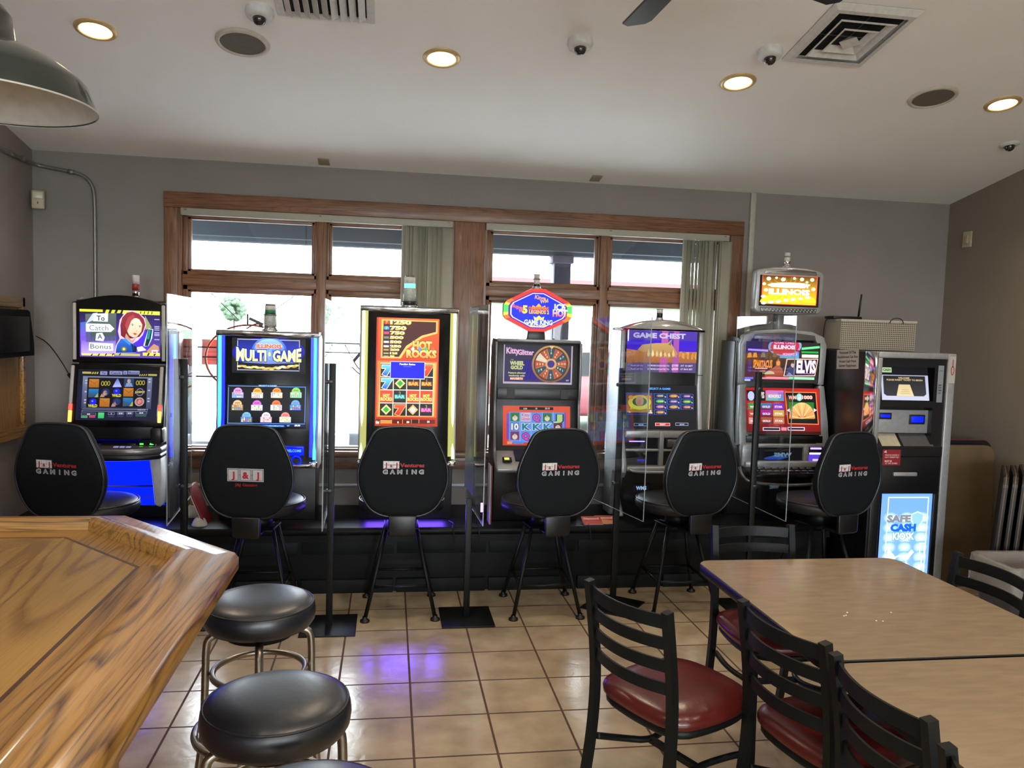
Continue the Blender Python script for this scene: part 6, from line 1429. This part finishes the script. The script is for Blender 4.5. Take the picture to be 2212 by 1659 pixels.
def chair_at(px, py, fx_, fy_, lab, src=None):
    """place by top-of-backrest centre and facing direction"""
    l = math.hypot(fx_, fy_); fx_, fy_ = fx_/l, fy_/l
    loc = (px+fx_*.250, py+fy_*.250, 0); rz = math.atan2(-fx_, fy_)
    return ladder_chair(loc, rz, lab) if src is None else copy_tree(src, loc, rz, label=lab)
c0 = chair_at(.758, 2.394, .896, .444, 'black ladder-back chair with red seat, standing clear at the left of the tables')
chair_at(1.158, 2.150, .975, .22, 'black ladder-back chair with red seat pushed under the left side of the further table', c0)
chair_at(1.192, 1.728, 1, .035, 'black ladder-back chair with red seat at the left side of the nearer table', c0)
chair_at(1.150, 1.262, 1, -.05, 'black ladder-back chair at the bottom edge, only one post top showing', c0)
chair_at(1.597, 3.262, 0, -1, 'black ladder-back chair on the far side of the table, facing the camera', c0)
chair_at(2.258, 2.632, -1, -.04, 'black ladder-back chair on the right side of the further table by the trash bin', c0)

# ================================================================== CASH KIOSK
KX0, KX1, KY = 3.022, 3.572, 4.60
k = thing('cash_kiosk', (3.297, 4.95, 0), 'tall silver and black cash kiosk with a glowing light-blue lower panel', 'kiosk')
b = B().mat(M_BLK); b.box(KX0, KX1, KY+.12, 5.34, 0, 1.600, .006); b.box(KX0+.03, KX1-.03, KY+.09, KY+.14, 0, 1.58); b.out('cabinet', k)
b = B().mat(M_CHROME); b.box(KX0, KX0+.012, KY, KY+.13, 1.02, 1.602, .002); b.out('chrome_side_strip', k)
b = B().mat(M_BLK); b.box(KX0, KX0+.02, KY, KY+.13, 0, 1.02, .002); b.out('left_post', k)
b = B().mat(M_SILV)
b.box(KX1-.055, KX1, KY, KY+.14, 0, 1.602, .006); b.box(KX0+.012, KX1-.055, KY, KY+.14, 1.565, 1.602, .006); b.box(KX0+.012, KX0+.04, KY, KY+.13, 1.02, 1.565, .003); b.out('silver_frame', k)
b = B().mat(M_BLK); b.box(KX0+.04, KX1-.055, KY+.012, KY+.1, 1.51, 1.565); b.box(3.435, KX1-.055, KY+.012, KY+.1, 1.0, 1.51); b.box(KX0+.04, 3.435, KY+.012, KY+.1, 1.255, 1.295); b.out('head_surround', k)
b = B().mat(M_BLK); b.box(KX0+.02, KX1-.055, KY+.004, KY+.10, .70, .94, .006); b.box(KX0+.02, KX1-.055, KY+.03, KY+.1, 0, .70); b.box(KX0+.02, KX0+.085, KY+.004, KY+.1, .1, .70, .004); b.box(KX1-.09, KX1-.055, KY+.004, KY+.1, .1, .70, .004); b.box(KX0+.02, KX1-.055, KY+.004, KY+.1, .02, .12, .004); b.out('lower_door', k)
b = B().mat(M_SILV); b.box(3.18, 3.345, KY-.012, KY+.006, .815, .84, .006); b.out('dispense_slot', k)
c = front_canvas(3.075, 3.403, 1.300, 1.512, KY+.004, KY+.045, (50, 1050, 315, 1265), skew=.0)
c.rect(40, 1040, 320, 1270, '#141418'); c.up(); c.rect(50, 1105, 315, 1265, '#c0c4dc', '#d8dcf4'); c.up(); c.poly([(62, 1110), (298, 1110), (300, 1225), (285, 1238), (78, 1238), (62, 1225)], '#242428', '#3c3c40'); c.rect(58, 1058, 112, 1090, '#b8d0a0'); c.up(); c.poly([(148, 1165), (210, 1165), (230, 1238), (132, 1238)], '#e8d098', '#f8e4b0'); c.text('WELCOME', 178, 1128, 10, '#e0c890', w=62, bold=.03); c.text('PLEASE INSERT TICKET TO BEGIN', 182, 1141, 10, '#e0c890', w=200, bold=.03); c.text('CASH', 85, 1080, 14, '#305030', w=40, bold=.04)
for i in range(4): c.rect(165-i*3, 1185+i*12, 200+i*3, 1188+i*12, '#b09860')
c.out('touch_screen', M_SCREEN, k)
c = front_canvas(3.455, 3.495, 1.290, 1.525, KY+.008, KY+.008, (350, 1040, 410, 1280)); c.rect(340, 1030, 420, 1290, '#8c9098'); c.up(); c.text('UNITED', 380, 1078, 8, '#406038', w=36); c.text('UNITED', 380, 1130, 8, '#b07848', w=40)
for i, s_ in enumerate(('INSERT', 'TICKET', 'HERE', 'ONLY')): c.text(s_, 378, 1172+i*17, 9, '#1c1c20', w=34, bold=.04)
c.out('instruction_strip', M_PRINT, k, .003)
b = B().mat(M_SILV); b.box(3.085, 3.445, KY+.05, KY+.085, 1.085, 1.235, .004); q = b.out('reader_panel', k)
for xa, xb, za, zc in ((3.10, 3.165, 1.185, 1.205), (3.315, 3.40, 1.155, 1.195)):
    g = B().mat(M_BLK); g.box(xa-.012, xb+.012, KY+.044, KY+.052, za-.012, zc+.010, .002); r_ = g.out('slot_bezel', q); l = B().mat(LBLUED); l.box(xa, xb, KY+.040, KY+.046, za, zc, .002); l.out('slot_light', r_)
b = B().mat(M_BLK); b.prism([(KY+.085, 1.085), (KY+.0, 1.0), (KY+.0, .94), (KY+.1, .94)], 'x', KX0+.04, KX1-.055, .003, 1); b.out('shelf', k)
Ts = [(3.105, 1.0, 3.225, 1.075), (3.245, 1.0, 3.435, 1.075)]
b = B().mat(pbr('cream_card', (.42, .37, .27), .6)); b.prism([(KY+.073, 1.080), (KY+.003, 1.009), (KY+.003, 1.007), (KY+.073, 1.078)], 'x', 3.095, 3.225); b.out('instruction_card', k)
b = B().mat(M_SILVD); b.prism([(KY+.073, 1.080), (KY+.003, 1.009), (KY+.003, 1.007), (KY+.073, 1.078)], 'x', 3.245, 3.455); b.out('writing_shelf_plate', k)
c = front_canvas(3.10, 3.225, .885, .985, KY-.0015, KY-.0015, (365, 755, 470, 845)); c.rect(360, 750, 480, 850, '#8c1c22'); c.up(); c.poly([(370, 770), (385, 758), (388, 775)], '#e0c8c8')
for i, s_ in enumerate(('PERSONS UNDER 21', 'NOT PERMITTED')): c.text(s_, 420, 790+i*13, 8, '#e0b8b8', w=80, bold=.03)
c.text('MUST BE', 400, 826, 10, '#f0d8d8', w=40, bold=.04); c.text('21 OR OVER', 418, 838, 8, '#f0d8d8', w=70)
c.out('red_sticker', M_PRINT, k, .001)
c = front_canvas(KX1-.050, KX1-.004, 1.415, 1.585, KY-.0015, KY-.0015, (0, 0, 50, 170)); c.rect(0, 0, 50, 170, '#b8b4b0'); c.up(); c.ring(28, 90, 14, 30, 6, '#a03028'); c.rect(24, 20, 32, 70, '#b04838'); c.out('hotline_sticker', M_PRINT, k, .001)
# glowing panel
c = front_canvas(3.127, 3.492, .12, .697, KY+.018, KY+.018, (350, 1015, 662, 1510), skew=0)
c.rect(350, 1010, 662, 1520, '#5f8be3', '#6c98f0'); c.up()
for r_ in range(7):
    for q_ in range(3): c.glow(410+q_*95, 1150+r_*55, 46, 34, ['#c4e8ff', '#e4faff', '#d4f2ff'][q_] if r_ < 3 else '#c8e8ff', '#648fe6'); c.l += .05
c.up(); 
for x in (388, 628): c.rect(x, 1040, x+5, 1510, '#e8f4ff')
c.rect(388, 1033, 633, 1038, '#e8f4ff')
c.poly([(530, 1128), (570, 1112), (612, 1128), (606, 1170), (570, 1218), (534, 1170)], '#a8c8d8'); c.up(); c.poly([(538, 1133), (570, 1120), (604, 1133), (598, 1168), (570, 1206), (542, 1168)], '#7ca8c8'); c.up()
c.text('SAFE', 460, 1172, 38, '#6c7078', w=135, bold=.06, out='#b0c8e8', ob=.08); c.text('CASH', 488, 1222, 38, '#1450c0', w=145, bold=.07, out='#70b0f8', ob=.1); c.text('KIOSK', 492, 1270, 38, '#d8ecfa', w=125, bold=.04, out='#3c80c8', ob=.10)
c.ring(478, 1420, 48, 62, 7, '#f0f8ff'); c.line(405, 1335, 445, 1378, 22, '#f0f8ff'); c.line(555, 1335, 515, 1378, 22, '#f0f8ff')
for y in (1290, 1410): c.frame(595, y, 628, y+80, 5, '#f0f8ff')
c.rect(608, 1372, 614, 1408, '#f0f8ff')
c.out('backlit_panel', M_BACKLIT, k)
# notice on the side of the kiosk
c = Canvas((KX0-.0015, 5.03, 1.600), (0, -1, 0), (0, 0, 1), .30, .145, 0, 0, 260, 130)
c.O = Vector((KX0-.0015, 5.06, 1.598)); c.u = Vector((0, -1, .06)).normalized(); c.v = Vector((0, .06, 1)).normalized(); c.n = Vector((-1, 0, 0)); c.wm = .26; c.hm = .13
c.rect(0, 0, 260, 130, '#b8b4ae'); c.up()
for i, s_ in enumerate(('Personnel Of This', 'Establishment Can Not', 'Access Cash From', 'Gaming Equipment')): c.text(s_, 130, 28+i*29, 17, '#2a2a2c', w=[190, 235, 200, 205][i], bold=.03)
c.out('side_notice', M_PRINT, k, .001)
# perforated box on top
o = thing('perforated_metal_box', (3.345, 5.1, 1.602), 'cream perforated metal box sitting on top of the cash kiosk', 'box')
M_PERF = None
def perf():
    m, nt, bb = _new('perforated_cream_steel'); N = nt.nodes; L = nt.links
    tc = N.new('ShaderNodeTexCoord'); mp = N.new('ShaderNodeMapping'); mp.inputs['Scale'].default_value = (70, 70, 70); L.new(tc.outputs['Object'], mp.inputs[0])
    vo = N.new('ShaderNodeTexVoronoi'); vo.inputs['Scale'].default_value = 1; vo.inputs['Randomness'].default_value = 0; L.new(mp.outputs[0], vo.inputs['Vector'])
    cr = N.new('ShaderNodeValToRGB'); cr.color_ramp.elements[0].position = .30; cr.color_ramp.elements[0].color = (.05, .045, .035, 1); cr.color_ramp.elements[1].position = .36; cr.color_ramp.elements[1].color = (.40, .37, .29, 1)
    L.new(vo.outputs['Distance'], cr.inputs[0]); L.new(cr.outputs[0], bb.inputs['Base Color']); bb.inputs['Roughness'].default_value = .5
    return m
b = B().mat(perf()); b.box(3.066, 3.63, 5.10, 5.30, 1.602, 1.805, .003, 1); b.out('housing', o)
b = B().mat(M_CREAM); b.box(3.060, 3.636, 5.095, 5.305, 1.795, 1.812, .003, 1); b.out('lid', o)
o = thing('wifi_router', (3.12, 5.2, 1.812), 'small black router with one upright antenna on the perforated box', 'router')
b = B().mat(M_BLK); b.box(3.035, 3.25, 5.15, 5.27, 1.812, 1.832, .005); b.out('router_body', o)
b = B().mat(M_BLK); b.cyl((3.24, 5.21, 1.822), (3.265, 5.21, 1.83), .007, seg=12); b.cyl((3.258, 5.21, 1.825), (3.272, 5.21, 1.99), .008, .006, seg=12); b.out('antenna', o)
b = B().mat(M_BLK); b.tube([(3.06, 5.20, 1.825), (3.03, 5.22, 1.825), (3.02, 5.24, 1.77), (3.03, 5.26, 1.62)], .0035, 8, smoothpath=2); b.out('cable', o)
b = B().mat(M_BLK); b.tube([(3.47+.05*math.cos(R(a_)), 5.085, 1.815+.035*math.sin(R(a_))-.02) for a_ in range(-10, 200, 15)], .003, 6); tag(recenter(b.out('cable_loop')), 'black cable loop over the perforated box edge', 'cable')

# ================================================================== STORED TABLES, BIN, LEDGE ITEMS
def slab(name, lab, T, w, h, th, mt, me_, grp=None, r=.07, band=None):
    n = 6; P = []
    for cx, cy, a0 in ((w/2-r, h-r, 0), (-w/2+r, h-r, 90), (-w/2+.01, .01, 180), (w/2-.01, .01, 270)):
        rr_ = r if a0 < 180 else .01
        P += [(cx+rr_*math.cos(R(a0+90*i/n)), cy+rr_*math.sin(R(a0+90*i/n))) for i in range(n+1)]
    t = thing(name, T.translation, lab, 'table', grp); t['_o'] = [0, 0, 0]; t.matrix_world = T
    b = B().mat(mt); b.prism(P, 'y', -th/2, th/2, .002, 1); b.out('tabletop', t)
    Q = [(x*1.006, y*1.003) for x, y in P]
    b = B().mat(me_); b.prism(Q, 'y', -(band or th/2-.004), band or th/2-.004); b.out('edge_band', t)
    return t
slab('stored_tabletop', 'brown tabletop with a rounded corner stored upright behind the kiosk', Matrix.Translation((3.86, 4.86, 0)) @ Matrix.Rotation(R(-3), 4, 'X'), .56, .975, .03, M_BROWN, M_BLK, 'stored tabletops')
slab('stored_tabletop', 'black tabletop with red edging just behind the brown one', Matrix.Translation((3.885, 4.93, 0)) @ Matrix.Rotation(R(-3), 4, 'X'), .58, 1.00, .03, M_BLK, pbr('red_trim', (.25, .02, .02), .4), 'stored tabletops')
for i in range(6):
    slab('stored_tabletop', '%s black-edged tabletop in the edge-on stack left of the right wall' % ('first', 'second', 'third', 'fourth', 'fifth', 'sixth and outermost')[i], Matrix.Translation((3.745+i*.036, 4.40-i*.030, 0)) @ Matrix.Rotation(R(51), 4, 'Z') @ Matrix.Rotation(R(3), 4, 'X'), .56, .90+.008*(i % 3), .030, M_BLK, M_BROWN, 'stored tabletops', band=.003)
bn = thing('trash_bin', (3.53, 3.80, 0), 'dark trash bin with a clear plastic liner folded over its rim', 'trash bin')
def rrect(w, d, r, n=5):
    P = []
    for cx, cy, a0 in ((w/2-r, d/2-r, 0), (-w/2+r, d/2-r, 90), (-w/2+r, -d/2+r, 180), (w/2-r, -d/2+r, 270)): P += [(cx+r*math.cos(R(a0+90*i/n)), cy+r*math.sin(R(a0+90*i/n))) for i in range(n+1)]
    return P
def loft(b, secs, close_bottom=False):
    t_ = bmesh.new(); rg = [[t_.verts.new(p) for p in s] for s in secs]
    for a, c_ in zip(rg, rg[1:]):
        for i in range(len(a)): t_.faces.new([a[i], a[(i+1) % len(a)], c_[(i+1) % len(a)], c_[i]])
    if close_bottom: t_.faces.new(rg[0][::-1])
    bmesh.ops.recalc_face_normals(t_, faces=t_.faces[:]); b._in(t_, True)
def sec(w, d, z, jit=0): return [(3.53+x+random.uniform(-jit, jit), 3.80+y+random.uniform(-jit, jit), z+random.uniform(-jit, jit)) for x, y in rrect(w, d, .05)]
b = B().mat(pbr('grey_bin_plastic', (.05, .05, .055), .5)); loft(b, [sec(.44, .24, 0), sec(.56, .32, .48), sec(.575, .335, .49), sec(.575, .335, .50), sec(.55, .31, .50), sec(.42, .22, .02)], True); b.out('bin', bn)
M_LINER = pbr('clear_bin_liner', (.62, .60, .55), .3, trans=.0, alpha=.30, bump=.8, bscale=18)
b = B().mat(M_LINER); loft(b, [sec(.60, .36, .36, .006), sec(.60, .36, .42, .006), sec(.592, .352, .47, .004), sec(.585, .345, .507, .004), sec(.54, .30, .507, .004), sec(.52, .28, .45, .010), sec(.48, .25, .35, .012)]); b.out('liner', bn)
# things lying on the platform
o = thing('red_leaning_board', (-1.11, 5.1, .42), 'red printed board leaning on the platform left of the blue-lit machine', 'board')
T = Matrix.Translation((-1.08, 5.10, .42)) @ Matrix.Rotation(R(-22), 4, 'Y')
b = B().mat(pbr('red_board', (.20, .02, .025), .4)); b.box(-.015, -.003, -.09, .09, .0, .26, .002, T=T); b.out('panel', o)
b = B().mat(M_WHITEP); b.box(-.019, -.016, -.092, .092, .0, .262, T=T); b.out('edge', o)
M_YEL = pbr('yellow_plastic', (.55, .42, .03), .4)
b = B().mat(M_YEL); b.cyl((-1.20, 5.24, .50), (-1.20, 5.24, .565), .026, seg=24); b.cyl((-1.20, 5.24, .565), (-1.20, 5.24, .577), .029, seg=24); b.mat(M_CREAM); b.box(-1.235, -1.165, 5.21, 5.27, .42, .50, .004)
tag(recenter(b.out('yellow_container')), 'small yellow lidded container on a cream block at the platform back', 'container')
b = B().mat(M_CREAM); b.lathe([(.0, .05), (.02, .05), (.034, .035), (.046, .008), (.048, 0), (0, 0)], (-1.125, 5.03, .42), 24, T=None); tag(recenter(b.out('cream_cap')), 'cream dome-shaped cap beside the red leaning board', 'cap')
def mag(cx, cy, rz, z, cols, lab):
    T = Matrix.Translation((cx, cy, z)) @ Matrix.Rotation(rz, 4, 'Z') @ Matrix.Rotation(R(22), 4, 'X')
    o = thing('magazine', (cx, cy, z), lab, 'magazine', 'magazines on the platform'); o['_o'] = [0, 0, 0]; o.matrix_world = T
    b = B().mat(M_WHITEP); b.box(-.065, .065, -.045, .045, 0, .005, .001, 1); b.out('pages', o)
    c = Canvas((-.065, .045, .0055), (1, 0, 0), (0, 1, 0), .13, .09, 0, 0, 130, 90); c.rect(0, 0, 130, 90, cols[0]); c.up(); c.poly([(0, 90), (40, 40), (130, 60), (130, 90)], cols[1]); c.up(); c.text('BINGO' if 0 else 'Diamond', 62, 36, 20, '#f0c8b8', w=100, bold=.04); c.out('cover', M_PRINT, o, 0)
mag(1.33, 5.0, R(2), .438, ('#b03828', '#c04838'), 'red magazine lying on the platform between two machines')
mag(1.425, 5.02, R(-4), .438, ('#a8402c', '#d08850'), 'red and orange magazine overlapping the first on the platform')
b = B().mat(M_WHITEP); b.box(.652, .657, 5.00, 5.12, .42, .80, .001, T=Matrix.Identity(4)); b.mat(pbr('red_board', (.2, .02, .02), .4)); b.box(.657, .666, 5.0, 5.12, .42, .795)
tag(recenter(b.out('white_edged_board')), 'thin white-edged board standing against the left of the octagon-topped machine', 'board')
for x in (.40, 1.28, .56): 
    b = B().mat(M_BLK); b.tube([(x, 5.08, .426), (x+.03, 5.0, .428), (x+.01, 4.93, .428), (x+.02, 4.917, .40), (x+.025, 4.915, .33)], .003, 6, smoothpath=2); o = b.out('black_cable'); tag(recenter(o), {.40: 'thin black cable over the platform edge right of the yellow-lit machine', 1.28: 'thin black cable over the platform edge near the magazines', .56: 'thin black cable over the platform edge left of the octagon-topped machine'}[x], 'cable')
for o in bpy.data.objects:
    if '_o' in o: del o['_o']
